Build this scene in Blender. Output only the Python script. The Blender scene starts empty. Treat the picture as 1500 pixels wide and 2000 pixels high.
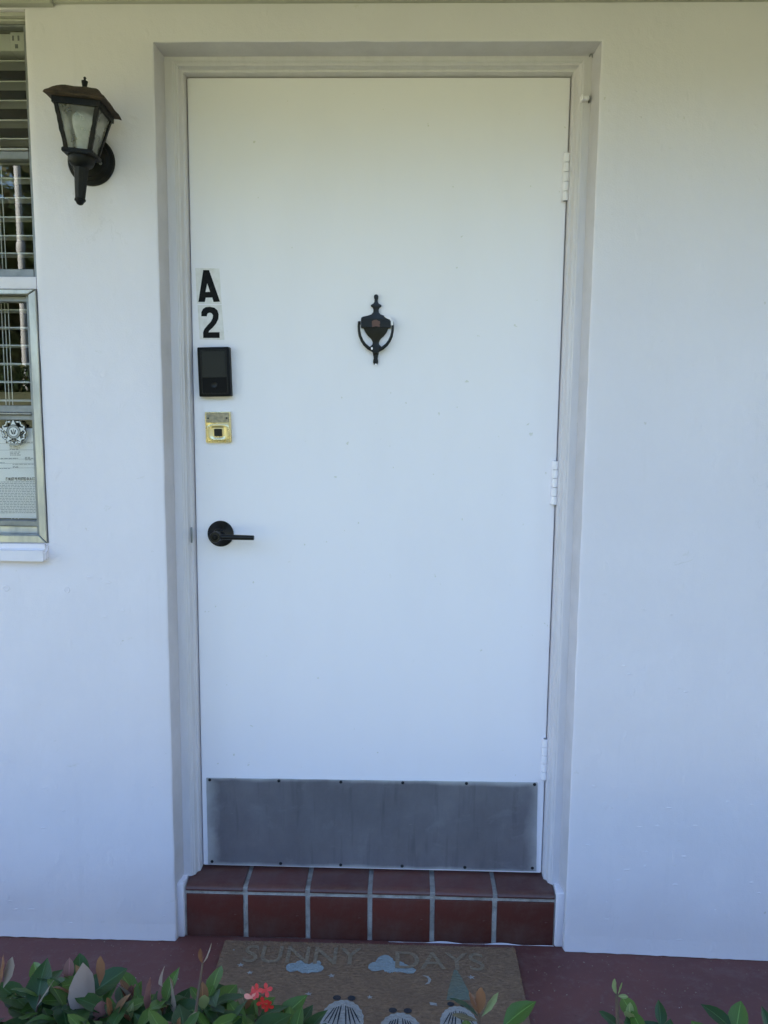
import bpy, bmesh, math, random
from mathutils import Vector, Matrix, noise
random.seed(7)
scene = bpy.context.scene
COL = scene.collection
R = math.radians

# ------------------------------------------------------------------ camera
cam_d = bpy.data.cameras.new('camera')
cam = bpy.data.objects.new('camera', cam_d)
COL.objects.link(cam)
right = Vector((0.99960805, 0.02634441, 0.00947217))
up = Vector((-0.01270855, 0.12553303, 0.99200804))
fwd = Vector((-0.0249448, 0.9917396, -0.12581863))
m = Matrix((right, up, -fwd)).transposed().to_4x4()
m.translation = Vector((0.0748, -1.8795, 1.3784))
cam.matrix_world = m
cam_d.sensor_fit = 'VERTICAL'
cam_d.sensor_height = 36.0
cam_d.lens = 36.0 * 1528.66 / 2000.0
cam_d.clip_start = 0.02
cam_d.clip_end = 500
scene.camera = cam
scene.render.resolution_x = 768
scene.render.resolution_y = 1024

# ------------------------------------------------------------------ light
SUN_EL, SUN_AZ = 38.0, -42.0        # azimuth from +Y (behind the house), minus = to the left
world = bpy.data.worlds.new('World')
scene.world = world
world.use_nodes = True
wn = world.node_tree
sky = wn.nodes.new('ShaderNodeTexSky')
sky.sky_type = 'NISHITA'
sky.sun_disc = False
sky.sun_elevation = R(SUN_EL)
sky.sun_rotation = R(SUN_AZ)
sky.air_density = 1.0
sky.dust_density = 0.0
sky.ozone_density = 2.6
wn.links.new(sky.outputs[0], wn.nodes['Background'].inputs[0])
wn.nodes['Background'].inputs[1].default_value = 0.07
sd = bpy.data.lights.new('sun', 'SUN')
sd.energy = 4.9
sd.angle = R(0.53)
sd.color = (1.0, 0.95, 0.86)
sun = bpy.data.objects.new('sun', sd)
COL.objects.link(sun)
sdir = Vector((math.sin(R(SUN_AZ)) * math.cos(R(SUN_EL)), math.cos(R(SUN_AZ)) * math.cos(R(SUN_EL)), math.sin(R(SUN_EL))))
sun.rotation_euler = (-sdir).to_track_quat('-Z', 'Y').to_euler()
sun.location = sdir * 30
vs = scene.view_settings
vs.view_transform = 'Standard'
vs.look = 'None'
vs.gamma = 1.0
vs.exposure = 3.46
scene.render.engine = 'CYCLES'
scene.cycles.max_bounces = 7
scene.cycles.diffuse_bounces = 4
scene.cycles.glossy_bounces = 3
scene.cycles.transmission_bounces = 4
scene.cycles.transparent_max_bounces = 8

# ------------------------------------------------------------------ helpers
def new_mat(name):
    mt = bpy.data.materials.new(name)
    mt.use_nodes = True
    nt = mt.node_tree
    return mt, nt, nt.nodes, nt.links, nt.nodes['Principled BSDF']

def noise_node(nt, scale, detail=4, rough=0.55, stretch=None, coord='Object', dist=0.0):
    tc = nt.nodes.new('ShaderNodeTexCoord')
    mp = nt.nodes.new('ShaderNodeMapping')
    if stretch: mp.inputs['Scale'].default_value = stretch
    n = nt.nodes.new('ShaderNodeTexNoise')
    n.inputs['Scale'].default_value = scale
    n.inputs['Detail'].default_value = detail
    n.inputs['Roughness'].default_value = rough
    n.inputs['Distortion'].default_value = dist
    nt.links.new(tc.outputs[coord], mp.inputs[0])
    nt.links.new(mp.outputs[0], n.inputs['Vector'])
    return n

def ramp(nt, src, p0, p1, c0=(0, 0, 0, 1), c1=(1, 1, 1, 1)):
    r = nt.nodes.new('ShaderNodeValToRGB')
    r.color_ramp.elements[0].position = p0
    r.color_ramp.elements[1].position = p1
    r.color_ramp.elements[0].color = c0
    r.color_ramp.elements[1].color = c1
    nt.links.new(src, r.inputs[0])
    return r

def mixc(nt, fac, a, b):
    mx = nt.nodes.new('ShaderNodeMix')
    mx.data_type = 'RGBA'
    for sock, v in ((mx.inputs[0], fac), (mx.inputs[6], a), (mx.inputs[7], b)):
        if isinstance(v, (tuple, float, int)):
            sock.default_value = (*v, 1) if isinstance(v, tuple) and len(v) == 3 else v
        else:
            nt.links.new(v, sock)
    return mx.outputs[2]

def bump_chain(nt, bsdf, layers):
    prev = None
    for src, strength, dist in layers:
        b = nt.nodes.new('ShaderNodeBump')
        b.inputs['Strength'].default_value = strength
        b.inputs['Distance'].default_value = dist
        nt.links.new(src, b.inputs['Height'])
        if prev: nt.links.new(prev.outputs[0], b.inputs['Normal'])
        prev = b
    nt.links.new(prev.outputs[0], bsdf.inputs['Normal'])

def simple(name, col, rough=0.5, metal=0.0, col2=None, nscale=20, bump=None, bscale=60, spec=0.5, lo=0.4, hi=0.65, stretch=None, rough2=None):
    mt, nt, N, L, b = new_mat(name)
    b.inputs['Base Color'].default_value = (*col, 1)
    b.inputs['Roughness'].default_value = rough
    b.inputs['Metallic'].default_value = metal
    b.inputs['Specular IOR Level'].default_value = spec
    if col2:
        n = noise_node(nt, nscale, 6, 0.6, stretch)
        r = ramp(nt, n.outputs['Fac'], lo, hi)
        L.new(mixc(nt, r.outputs[0], col, col2), b.inputs['Base Color'])
        if rough2 is not None:
            mr = nt.nodes.new('ShaderNodeMapRange')
            L.new(r.outputs[0], mr.inputs[0])
            mr.inputs[3].default_value = rough
            mr.inputs[4].default_value = rough2
            L.new(mr.outputs[0], b.inputs['Roughness'])
    if bump:
        n2 = noise_node(nt, bscale, 5, 0.6)
        bump_chain(nt, b, [(n2.outputs['Fac'], 1.0, bump)])
    return mt

# wall paint over rough plaster
def wall_material():
    mt, nt, N, L, b = new_mat('wall_paint')
    big = noise_node(nt, 2.2, 4, 0.6)
    spots = noise_node(nt, 38, 3, 0.5)
    streak = noise_node(nt, 5, 5, 0.6, (6, 1, 0.35))
    r1 = ramp(nt, big.outputs['Fac'], 0.35, 0.7)
    c = mixc(nt, r1.outputs[0], (0.785, 0.742, 0.80), (0.745, 0.704, 0.762))
    r2 = ramp(nt, streak.outputs['Fac'], 0.62, 0.9)
    c = mixc(nt, r2.outputs[0], c, (0.715, 0.675, 0.725))
    r3 = ramp(nt, spots.outputs['Fac'], 0.735, 0.765)
    c = mixc(nt, r3.outputs[0], c, (0.64, 0.60, 0.60))
    scuff = noise_node(nt, 11, 8, 0.75, (1, 1, 1.6), dist=0.6)
    r4 = ramp(nt, scuff.outputs['Fac'], 0.645, 0.72)
    c = mixc(nt, r4.outputs[0], c, (0.675, 0.64, 0.65))
    crack = noise_node(nt, 3.0, 6, 0.6, (1.4, 1, 0.8), dist=0.4)
    cm = N.new('ShaderNodeMath'); cm.operation = 'SUBTRACT'; cm.inputs[1].default_value = 0.5; L.new(crack.outputs['Fac'], cm.inputs[0])
    ca = N.new('ShaderNodeMath'); ca.operation = 'ABSOLUTE'; L.new(cm.outputs[0], ca.inputs[0])
    rc = ramp(nt, ca.outputs[0], 0.0006, 0.0022, (1, 1, 1, 1), (0, 0, 0, 1))
    where = noise_node(nt, 2.3, 2, 0.5)
    rw = ramp(nt, where.outputs['Fac'], 0.60, 0.68)
    cf = N.new('ShaderNodeMath'); cf.operation = 'MULTIPLY'; L.new(rc.outputs[0], cf.inputs[0]); L.new(rw.outputs[0], cf.inputs[1])
    c = mixc(nt, cf.outputs[0], c, (0.71, 0.67, 0.72))
    L.new(c, b.inputs['Base Color'])
    b.inputs['Roughness'].default_value = 0.6
    b.inputs['Specular IOR Level'].default_value = 0.35
    f1 = noise_node(nt, 260, 3, 0.6)
    f2 = noise_node(nt, 28, 4, 0.5)
    f3 = noise_node(nt, 9, 3, 0.5, (1, 1, 0.6))
    drips = noise_node(nt, 16, 2, 0.4, (1.6, 1, 1.0))
    rd = ramp(nt, drips.outputs['Fac'], 0.66, 0.74)
    bump_chain(nt, b, [(f3.outputs['Fac'], 0.45, 0.012), (f2.outputs['Fac'], 0.4, 0.003), (rd.outputs[0], 0.5, 0.0014), (f1.outputs['Fac'], 0.7, 0.0008)])
    return mt
M_WALL = wall_material()

def door_material():
    mt, nt, N, L, b = new_mat('door_paint')
    st = noise_node(nt, 3, 5, 0.6, (2.2, 1, 0.8))
    r = ramp(nt, st.outputs['Fac'], 0.45, 0.8)
    c = mixc(nt, r.outputs[0], (0.885, 0.85, 0.905), (0.86, 0.825, 0.88))
    sp = noise_node(nt, 55, 2, 0.5)
    r3 = ramp(nt, sp.outputs['Fac'], 0.755, 0.775)
    c = mixc(nt, r3.outputs[0], c, (0.72, 0.70, 0.68))
    L.new(c, b.inputs['Base Color'])
    b.inputs['Roughness'].default_value = 0.38
    b.inputs['Specular IOR Level'].default_value = 0.4
    f1 = noise_node(nt, 420, 2, 0.6, (2.5, 1, 0.35))
    f2 = noise_node(nt, 5, 3, 0.5)
    bump_chain(nt, b, [(f2.outputs['Fac'], 0.4, 0.008), (f1.outputs['Fac'], 0.4, 0.00035)])
    return mt
M_DOOR = door_material()

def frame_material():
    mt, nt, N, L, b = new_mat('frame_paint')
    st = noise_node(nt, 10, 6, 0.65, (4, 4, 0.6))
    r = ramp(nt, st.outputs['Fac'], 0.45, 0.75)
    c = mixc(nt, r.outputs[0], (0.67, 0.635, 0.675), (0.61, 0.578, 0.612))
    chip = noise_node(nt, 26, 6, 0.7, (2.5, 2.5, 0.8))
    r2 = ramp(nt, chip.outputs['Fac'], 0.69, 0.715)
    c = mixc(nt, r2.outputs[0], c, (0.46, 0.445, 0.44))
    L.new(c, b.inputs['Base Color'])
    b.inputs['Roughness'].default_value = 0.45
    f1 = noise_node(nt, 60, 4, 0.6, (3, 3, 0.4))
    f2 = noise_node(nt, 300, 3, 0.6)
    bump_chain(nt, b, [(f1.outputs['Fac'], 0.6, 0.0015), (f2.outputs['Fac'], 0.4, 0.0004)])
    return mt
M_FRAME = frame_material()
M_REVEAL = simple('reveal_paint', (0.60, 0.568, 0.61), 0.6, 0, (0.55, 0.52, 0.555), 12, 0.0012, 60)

M_BLACK = simple('black_metal', (0.006, 0.006, 0.007), 0.34, 0.0, (0.011, 0.011, 0.011), 60, 0.0003, 200, spec=0.28)
M_BLACKGLOSS = simple('black_glass', (0.012, 0.015, 0.018), 0.22, 0.0, spec=0.35)
M_BLACKSMOOTH = simple('black_satin', (0.005, 0.005, 0.006), 0.4, 0.0, spec=0.12)
M_LANTERN = simple('lantern_metal', (0.007, 0.0075, 0.0075), 0.42, 0.0, (0.032, 0.024, 0.018), 45, 0.0008, 120, lo=0.5, hi=0.8, rough2=0.8, spec=0.2)
M_LROOF = simple('lantern_roof_rust', (0.018, 0.014, 0.010), 0.85, 0.0, (0.072, 0.046, 0.027), 40, 0.003, 90, lo=0.25, hi=0.6)
M_BRASS = simple('brass', (0.70, 0.58, 0.33), 0.24, 1.0, (0.64, 0.56, 0.37), 30, None, rough2=0.36)
M_BRASSOLD = simple('brass_tarnished', (0.36, 0.32, 0.24), 0.45, 1.0, (0.22, 0.20, 0.16), 90, 0.0008, 150)
M_COPPER = simple('copper_patch', (0.13, 0.07, 0.06), 0.7, 0.0, (0.13, 0.07, 0.06), 200)
M_ALU = simple('aluminium', (0.56, 0.56, 0.54), 0.42, 0.85, (0.42, 0.42, 0.41), 25, 0.0004, 120, stretch=(1, 1, 0.3), rough2=0.55)
M_ALUDARK = simple('aluminium_grey', (0.27, 0.28, 0.29), 0.5, 0.6, (0.20, 0.21, 0.22), 25)
M_SLAT = simple('blind_slat', (0.66, 0.66, 0.63), 0.5)
M_CORD = simple('cord', (0.72, 0.71, 0.66), 0.9)
M_HEADRAIL = simple('headrail_white', (0.68, 0.68, 0.64), 0.45)
M_DARKGAP = simple('dark_gap', (0.02, 0.02, 0.02), 0.9)
M_GROUT = simple('grout', (0.46, 0.44, 0.42), 0.9, 0, (0.22, 0.20, 0.18), 28, 0.003, 160, lo=0.42, hi=0.72)
M_SOFFIT = simple('soffit_paint', (0.60, 0.57, 0.52), 0.7, 0, (0.52, 0.50, 0.45), 4, 0.002, 40)
M_TRIM = simple('trim_paint', (0.50, 0.49, 0.43), 0.6, 0, (0.44, 0.43, 0.38), 9, 0.001, 60)
M_PAPER = simple('paper', (0.90, 0.90, 0.93), 0.8, 0, (0.84, 0.85, 0.89), 6, 0.002, 8)
M_INK = simple('ink', (0.12, 0.13, 0.16), 0.8)
M_INKLIGHT = simple('ink_light', (0.34, 0.36, 0.42), 0.8)
M_STICKER = simple('sticker_white', (0.80, 0.77, 0.77), 0.4, 0, (0.70, 0.665, 0.65), 50, 0.0006, 30)
M_LETTER = simple('letter_black', (0.006, 0.006, 0.006), 0.5, 0, (0.02, 0.018, 0.016), 70, 0.0006, 60, spec=0.12, lo=0.5, hi=0.8)
M_BADGE = simple('badge_silver', (0.66, 0.67, 0.65), 0.5, 0.0)
M_BADGEGREY = simple('badge_grey', (0.28, 0.29, 0.28), 0.5, 0.0)
M_BADGEDARK = simple('badge_dark', (0.012, 0.013, 0.013), 0.5)
M_SCREW = simple('screw', (0.02, 0.02, 0.025), 0.5, 0.3)
M_WHITEPOST = simple('white_post', (0.50, 0.50, 0.48), 0.5)
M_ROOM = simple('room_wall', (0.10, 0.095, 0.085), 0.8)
M_BULB = simple('bulb_glass', (0.85, 0.86, 0.84), 0.3)
M_SOIL = simple('soil', (0.035, 0.025, 0.018), 0.95, 0, (0.07, 0.05, 0.035), 18, 0.02, 40)
M_ROOFTILE = simple('roof_sheet', (0.30, 0.28, 0.26), 0.8, 0, (0.22, 0.21, 0.2), 3)
M_BARK = simple('bark', (0.10, 0.075, 0.055), 0.9, 0, (0.05, 0.04, 0.03), 8, 0.02, 20)
M_STEM = simple('stem_brown', (0.07, 0.045, 0.03), 0.8, 0, (0.10, 0.06, 0.035), 30)
M_STEMRED = simple('stem_red', (0.14, 0.035, 0.025), 0.6, 0, (0.10, 0.06, 0.03), 40)
M_STEMGREEN = simple('stem_green', (0.16, 0.22, 0.08), 0.6)
M_PETAL = simple('petal_red', (0.50, 0.016, 0.014), 0.5, 0, (0.58, 0.045, 0.03), 60)
M_PETALPINK = simple('petal_pink', (0.75, 0.26, 0.20), 0.5)
M_CARPAINT = simple('car_paint', (0.012, 0.014, 0.02), 0.2, 0.0)

def glass_material(name, tint, rough, gain, dirt=0.0):
    mt, nt, N, L, b = new_mat(name)
    N.remove(b)
    tr = N.new('ShaderNodeBsdfTransparent'); tr.inputs[0].default_value = (*tint, 1)
    gl = N.new('ShaderNodeBsdfGlossy'); gl.inputs['Roughness'].default_value = rough
    fr = N.new('ShaderNodeFresnel'); fr.inputs[0].default_value = 1.5
    mu = N.new('ShaderNodeMath'); mu.operation = 'MULTIPLY'; mu.use_clamp = True
    mu.inputs[1].default_value = gain
    L.new(fr.outputs[0], mu.inputs[0])
    mx = N.new('ShaderNodeMixShader')
    L.new(mu.outputs[0], mx.inputs[0]); L.new(tr.outputs[0], mx.inputs[1]); L.new(gl.outputs[0], mx.inputs[2])
    out = N['Material Output']
    if dirt > 0:
        df = N.new('ShaderNodeBsdfDiffuse'); df.inputs[0].default_value = (0.62, 0.62, 0.58, 1)
        tl = N.new('ShaderNodeBsdfTranslucent'); tl.inputs[0].default_value = (0.62, 0.62, 0.58, 1)
        m0 = N.new('ShaderNodeMixShader'); m0.inputs[0].default_value = 0.5
        L.new(df.outputs[0], m0.inputs[1]); L.new(tl.outputs[0], m0.inputs[2])
        n = noise_node(nt, 30, 5, 0.6)
        r = ramp(nt, n.outputs['Fac'], 0.2, 0.8, (dirt * 0.6,) * 3 + (1,), (min(1, dirt * 1.4),) * 3 + (1,))
        m2 = N.new('ShaderNodeMixShader')
        L.new(r.outputs[0], m2.inputs[0]); L.new(mx.outputs[0], m2.inputs[1]); L.new(m0.outputs[0], m2.inputs[2])
        L.new(m2.outputs[0], out.inputs[0])
    else:
        L.new(mx.outputs[0], out.inputs[0])
    return mt
M_GLASS = glass_material('window_glass', (0.995, 0.998, 0.996), 0.0, 0.9)
M_LGLASS = glass_material('lantern_glass', (0.85, 0.86, 0.84), 0.05, 0.8, 0.36)

def tile_material(name, c1, c2, rough):
    mt, nt, N, L, b = new_mat(name)
    oi = N.new('ShaderNodeObjectInfo')
    n = noise_node(nt, 9, 5, 0.6)
    r = ramp(nt, n.outputs['Fac'], 0.3, 0.75)
    c = mixc(nt, r.outputs[0], c1, c2)
    hs = N.new('ShaderNodeHueSaturation')
    mr = N.new('ShaderNodeMapRange'); mr.inputs[3].default_value = 0.72; mr.inputs[4].default_value = 1.28
    L.new(oi.outputs['Random'], mr.inputs[0]); L.new(mr.outputs[0], hs.inputs['Value'])
    L.new(c, hs.inputs['Color'])
    sc = noise_node(nt, 30, 6, 0.7, (1, 1, 2.2))
    r2 = ramp(nt, sc.outputs['Fac'], 0.655, 0.72)
    c = mixc(nt, r2.outputs[0], hs.outputs[0], (0.20, 0.13, 0.12))
    du = noise_node(nt, 5, 8, 0.75)
    rdu = ramp(nt, du.outputs['Fac'], 0.45, 0.75)
    c = mixc(nt, rdu.outputs[0], c, (0.135, 0.080, 0.068))
    L.new(c, b.inputs['Base Color'])
    b.inputs['Roughness'].default_value = rough
    f = noise_node(nt, 70, 4, 0.6)
    bump_chain(nt, b, [(f.outputs['Fac'], 0.5, 0.0012)])
    return mt
M_TILE = tile_material('red_tile', (0.108, 0.024, 0.018), (0.080, 0.020, 0.015), 0.45)
M_TILETOP = tile_material('red_tile_tread', (0.115, 0.036, 0.030), (0.090, 0.032, 0.027), 0.38)

def floor_material():
    mt, nt, N, L, b = new_mat('maroon_floor_paint')
    n = noise_node(nt, 3.5, 6, 0.6)
    r = ramp(nt, n.outputs['Fac'], 0.35, 0.7)
    c = mixc(nt, r.outputs[0], (0.150, 0.050, 0.044), (0.112, 0.040, 0.038))
    n2 = noise_node(nt, 45, 6, 0.7)
    r2 = ramp(nt, n2.outputs['Fac'], 0.55, 0.78)
    c = mixc(nt, r2.outputs[0], c, (0.17, 0.095, 0.085))
    wr = noise_node(nt, 7, 9, 0.75, (1, 2, 1), dist=0.3)
    rwr = ramp(nt, wr.outputs['Fac'], 0.54, 0.70)
    c = mixc(nt, rwr.outputs[0], c, (0.155, 0.078, 0.072))
    n3 = noise_node(nt, 70, 2, 0.5)
    r3 = ramp(nt, n3.outputs['Fac'], 0.765, 0.775)
    c = mixc(nt, r3.outputs[0], c, (0.42, 0.38, 0.36))
    L.new(c, b.inputs['Base Color'])
    b.inputs['Roughness'].default_value = 0.55
    bump_chain(nt, b, [(n2.outputs['Fac'], 0.5, 0.002)])
    return mt
M_FLOOR = floor_material()

def mat_material(name, c1, c2, c3):
    mt, nt, N, L, b = new_mat(name)
    n = noise_node(nt, 160, 4, 0.7, (0.5, 1.3, 1))
    r = ramp(nt, n.outputs['Fac'], 0.3, 0.72)
    c = mixc(nt, r.outputs[0], c1, c2)
    n2 = noise_node(nt, 14, 4, 0.6)
    r2 = ramp(nt, n2.outputs['Fac'], 0.45, 0.75)
    c = mixc(nt, r2.outputs[0], c, c3)
    L.new(c, b.inputs['Base Color'])
    b.inputs['Roughness'].default_value = 0.95
    b.inputs['Specular IOR Level'].default_value = 0.1
    bump_chain(nt, b, [(n.outputs['Fac'], 1.0, 0.004)])
    return mt
M_COIR = mat_material('coir', (0.175, 0.110, 0.072), (0.33, 0.215, 0.143), (0.215, 0.138, 0.094))
M_COIRINK = mat_material('coir_faded_letter', (0.186, 0.142, 0.102), (0.336, 0.260, 0.186), (0.240, 0.184, 0.132))
M_PBLUE = mat_material('print_blue', (0.22, 0.26, 0.28), (0.35, 0.41, 0.44), (0.26, 0.29, 0.30))
M_PWHITE = mat_material('print_white', (0.27, 0.26, 0.25), (0.46, 0.45, 0.44), (0.33, 0.32, 0.30))
M_PDARK = mat_material('print_dark', (0.035, 0.035, 0.045), (0.06, 0.058, 0.065), (0.05, 0.05, 0.055))
M_PTEAL = mat_material('print_teal', (0.13, 0.16, 0.135), (0.19, 0.22, 0.18), (0.19, 0.17, 0.12))

def kick_material():
    mt, nt, N, L, b = new_mat('kick_plate_metal')
    st = noise_node(nt, 5, 6, 0.65, (1.6, 1, 1.0))
    r = ramp(nt, st.outputs['Fac'], 0.35, 0.7)
    c = mixc(nt, r.outputs[0], (0.25, 0.243, 0.275), (0.33, 0.322, 0.362))
    # brushed-over white paint along the rim, from distance to the plate edge
    tc = N.new('ShaderNodeTexCoord'); sx = N.new('ShaderNodeSeparateXYZ')
    L.new(tc.outputs['Object'], sx.inputs[0])
    def edge(axis, half):
        a = N.new('ShaderNodeMath'); a.operation = 'ABSOLUTE'; L.new(sx.outputs[axis], a.inputs[0])
        s = N.new('ShaderNodeMath'); s.operation = 'SUBTRACT'; s.inputs[0].default_value = half
        L.new(a.outputs[0], s.inputs[1]); return s
    ex, ez = edge(0, 0.444), edge(2, 0.125)
    sc = N.new('ShaderNodeMath'); sc.operation = 'MULTIPLY'; sc.inputs[1].default_value = 3.2
    L.new(ez.outputs[0], sc.inputs[0])
    mn = N.new('ShaderNodeMath'); mn.operation = 'MINIMUM'
    L.new(ex.outputs[0], mn.inputs[0]); L.new(sc.outputs[0], mn.inputs[1])
    nz = noise_node(nt, 9, 5, 0.6, (1, 1, 0.7))
    sb = N.new('ShaderNodeMath'); sb.operation = 'MULTIPLY_ADD'; sb.inputs[1].default_value = -0.075; 
    L.new(nz.outputs['Fac'], sb.inputs[0]); L.new(mn.outputs[0], sb.inputs[2])
    re = ramp(nt, sb.outputs[0], 0.0, 0.034, (1, 1, 1, 1), (0, 0, 0, 1))
    sh = N.new('ShaderNodeMath'); sh.operation = 'ADD'; sh.inputs[1].default_value = 0.040
    L.new(sb.outputs[0], sh.inputs[0]); L.new(sh.outputs[0], re.inputs[0])
    f = N.new('ShaderNodeMath'); f.operation = 'MULTIPLY'; f.inputs[1].default_value = 0.5
    L.new(re.outputs[0], f.inputs[0])
    scr = noise_node(nt, 30, 4, 0.7, (0.5, 1, 2.5))
    r5 = ramp(nt, scr.outputs['Fac'], 0.70, 0.78)
    c = mixc(nt, r5.outputs[0], c, (0.45, 0.46, 0.47))
    drip = noise_node(nt, 22, 3, 0.5, (2.2, 1, 0.25))
    r6 = ramp(nt, drip.outputs['Fac'], 0.56, 0.85)
    c = mixc(nt, r6.outputs[0], c, (0.20, 0.196, 0.22))
    clo = noise_node(nt, 9, 7, 0.7, (1, 1, 1.4), dist=0.5)
    r7 = ramp(nt, clo.outputs['Fac'], 0.56, 0.78)
    c = mixc(nt, r7.outputs[0], c, (0.37, 0.365, 0.41))
    L.new(mixc(nt, f.outputs[0], c, (0.74, 0.74, 0.74)), b.inputs['Base Color'])
    me = N.new('ShaderNodeMath'); me.operation = 'MULTIPLY_ADD'; me.inputs[1].default_value = -0.6; me.inputs[2].default_value = 0.6
    L.new(f.outputs[0], me.inputs[0]); L.new(me.outputs[0], b.inputs['Metallic'])
    br_ = noise_node(nt, 90, 4, 0.7, (0.06, 1, 4.0))
    dn = noise_node(nt, 4, 3, 0.5)
    bump_chain(nt, b, [(dn.outputs['Fac'], 0.5, 0.012), (br_.outputs['Fac'], 0.5, 0.0006)])
    b.inputs['Roughness'].default_value = 0.42
    return mt
M_KICK = kick_material()

def grass_material():
    mt, nt, N, L, b = new_mat('lawn_grass')
    n = noise_node(nt, 1.2, 8, 0.7)
    r = ramp(nt, n.outputs['Fac'], 0.3, 0.7)
    c = mixc(nt, r.outputs[0], (0.115, 0.125, 0.05), (0.16, 0.145, 0.075))
    n2 = noise_node(nt, 60, 4, 0.7)
    r2 = ramp(nt, n2.outputs['Fac'], 0.35, 0.7)
    c = mixc(nt, r2.outputs[0], c, (0.06, 0.08, 0.028))
    L.new(c, b.inputs['Base Color'])
    b.inputs['Roughness'].default_value = 0.9
    bump_chain(nt, b, [(n2.outputs['Fac'], 1.0, 0.03)])
    return mt
M_GRASS = grass_material()

def leaf_material(name, c1, c2, back, rough=0.38, transl=0.25):
    mt, nt, N, L, b = new_mat(name)
    oi = N.new('ShaderNodeObjectInfo')
    uv = N.new('ShaderNodeTexCoord'); sx = N.new('ShaderNodeSeparateXYZ'); L.new(uv.outputs['UV'], sx.inputs[0])
    c = mixc(nt, oi.outputs['Random'], c1, c2)
    # midrib and side veins
    ab = N.new('ShaderNodeMath'); ab.operation = 'SUBTRACT'; ab.inputs[1].default_value = 0.5; L.new(sx.outputs[0], ab.inputs[0])
    aa = N.new('ShaderNodeMath'); aa.operation = 'ABSOLUTE'; L.new(ab.outputs[0], aa.inputs[0])
    mid = ramp(nt, aa.outputs[0], 0.012, 0.04, (1, 1, 1, 1), (0, 0, 0, 1))
    vv = N.new('ShaderNodeMath'); vv.operation = 'MULTIPLY_ADD'; vv.inputs[1].default_value = -0.6; L.new(aa.outputs[0], vv.inputs[0]); L.new(sx.outputs[1], vv.inputs[2])
    fr = N.new('ShaderNodeMath'); fr.operation = 'MULTIPLY'; fr.inputs[1].default_value = 11.0; L.new(vv.outputs[0], fr.inputs[0])
    fc = N.new('ShaderNodeMath'); fc.operation = 'FRACT'; L.new(fr.outputs[0], fc.inputs[0])
    side = ramp(nt, fc.outputs[0], 0.0, 0.12, (1, 1, 1, 1), (0, 0, 0, 1))
    lighter = tuple(min(1, v * 2.0 + 0.02) for v in c1)
    c = mixc(nt, mid.outputs[0], c, lighter)
    sf = N.new('ShaderNodeMath'); sf.operation = 'MULTIPLY'; sf.inputs[1].default_value = 0.22; L.new(side.outputs[0], sf.inputs[0])
    c = mixc(nt, sf.outputs[0], c, lighter)
    n = noise_node(nt, 60, 4, 0.6)
    r = ramp(nt, n.outputs['Fac'], 0.4, 0.75)
    mf = N.new('ShaderNodeMath'); mf.operation = 'MULTIPLY'; mf.inputs[1].default_value = 0.4; L.new(r.outputs[0], mf.inputs[0])
    c = mixc(nt, mf.outputs[0], c, tuple(v * 0.6 for v in c2))
    eb = N.new('ShaderNodeMath'); eb.operation = 'MULTIPLY_ADD'; eb.inputs[1].default_value = 0.35; L.new(n.outputs['Fac'], eb.inputs[0]); L.new(aa.outputs[0], eb.inputs[2])
    er = ramp(nt, eb.outputs[0], 0.655, 0.70)
    c = mixc(nt, er.outputs[0], c, (0.13, 0.085, 0.04))
    geo = N.new('ShaderNodeNewGeometry')
    c = mixc(nt, geo.outputs['Backfacing'], c, back)
    L.new(c, b.inputs['Base Color'])
    b.inputs['Roughness'].default_value = rough
    b.inputs['Specular IOR Level'].default_value = 0.35
    tl = N.new('ShaderNodeBsdfTranslucent'); L.new(c, tl.inputs[0])
    mx = N.new('ShaderNodeMixShader'); mx.inputs[0].default_value = transl
    L.new(b.outputs[0], mx.inputs[1]); L.new(tl.outputs[0], mx.inputs[2])
    L.new(mx.outputs[0], N['Material Output'].inputs[0])
    bump_chain(nt, b, [(side.outputs[0], 0.25, 0.0006)])
    return mt
LEAF_M = {
    'green': leaf_material('leaf_green', (0.024, 0.060, 0.018), (0.044, 0.092, 0.020), (0.062, 0.10, 0.042)),
    'bright': leaf_material('leaf_bright_green', (0.070, 0.135, 0.022), (0.10, 0.165, 0.03), (0.11, 0.15, 0.045)),
    'bronze': leaf_material('leaf_bronze', (0.20, 0.085, 0.035), (0.24, 0.14, 0.06), (0.22, 0.10, 0.05), 0.45),
    'tan': leaf_material('leaf_tan', (0.26, 0.20, 0.12), (0.22, 0.18, 0.10), (0.30, 0.23, 0.18), 0.5),
    'pink': leaf_material('leaf_pink', (0.24, 0.095, 0.085), (0.27, 0.14, 0.10), (0.26, 0.12, 0.105), 0.5),
    'pale': leaf_material('leaf_pale', (0.34, 0.27, 0.22), (0.34, 0.27, 0.22), (0.36, 0.28, 0.25), 0.5),
    'lime': leaf_material('leaf_lime', (0.22, 0.27, 0.09), (0.25, 0.29, 0.12), (0.24, 0.28, 0.12), 0.5),
}
M_FOLIAGE = leaf_material('tree_leaf', (0.035, 0.065, 0.018), (0.055, 0.085, 0.022), (0.06, 0.085, 0.03), 0.6)

def link(name, me, mat=None, parent=None):
    o = bpy.data.objects.new(name, me)
    COL.objects.link(o)
    if mat and me is not None:
        if not me.materials: me.materials.append(mat)
    if parent: o.parent = parent
    return o

def tag(o, label=None, cat=None, group=None, kind=None):
    if label: o['label'] = label
    if cat: o['category'] = cat
    if group: o['group'] = group
    if kind: o['kind'] = kind
    return o

def thing(name, label, cat, loc=(0, 0, 0), group=None):
    o = bpy.data.objects.new(name, None)
    o.empty_display_size = 0.05
    COL.objects.link(o)
    o.location = loc
    return tag(o, label, cat, group)

def mesh_py(name, vs_, fs, smooth=False):
    me = bpy.data.meshes.new(name)
    me.from_pydata([tuple(v) for v in vs_], [], fs)
    me.update()
    if smooth:
        for p in me.polygons: p.use_smooth = True
    return me

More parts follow.
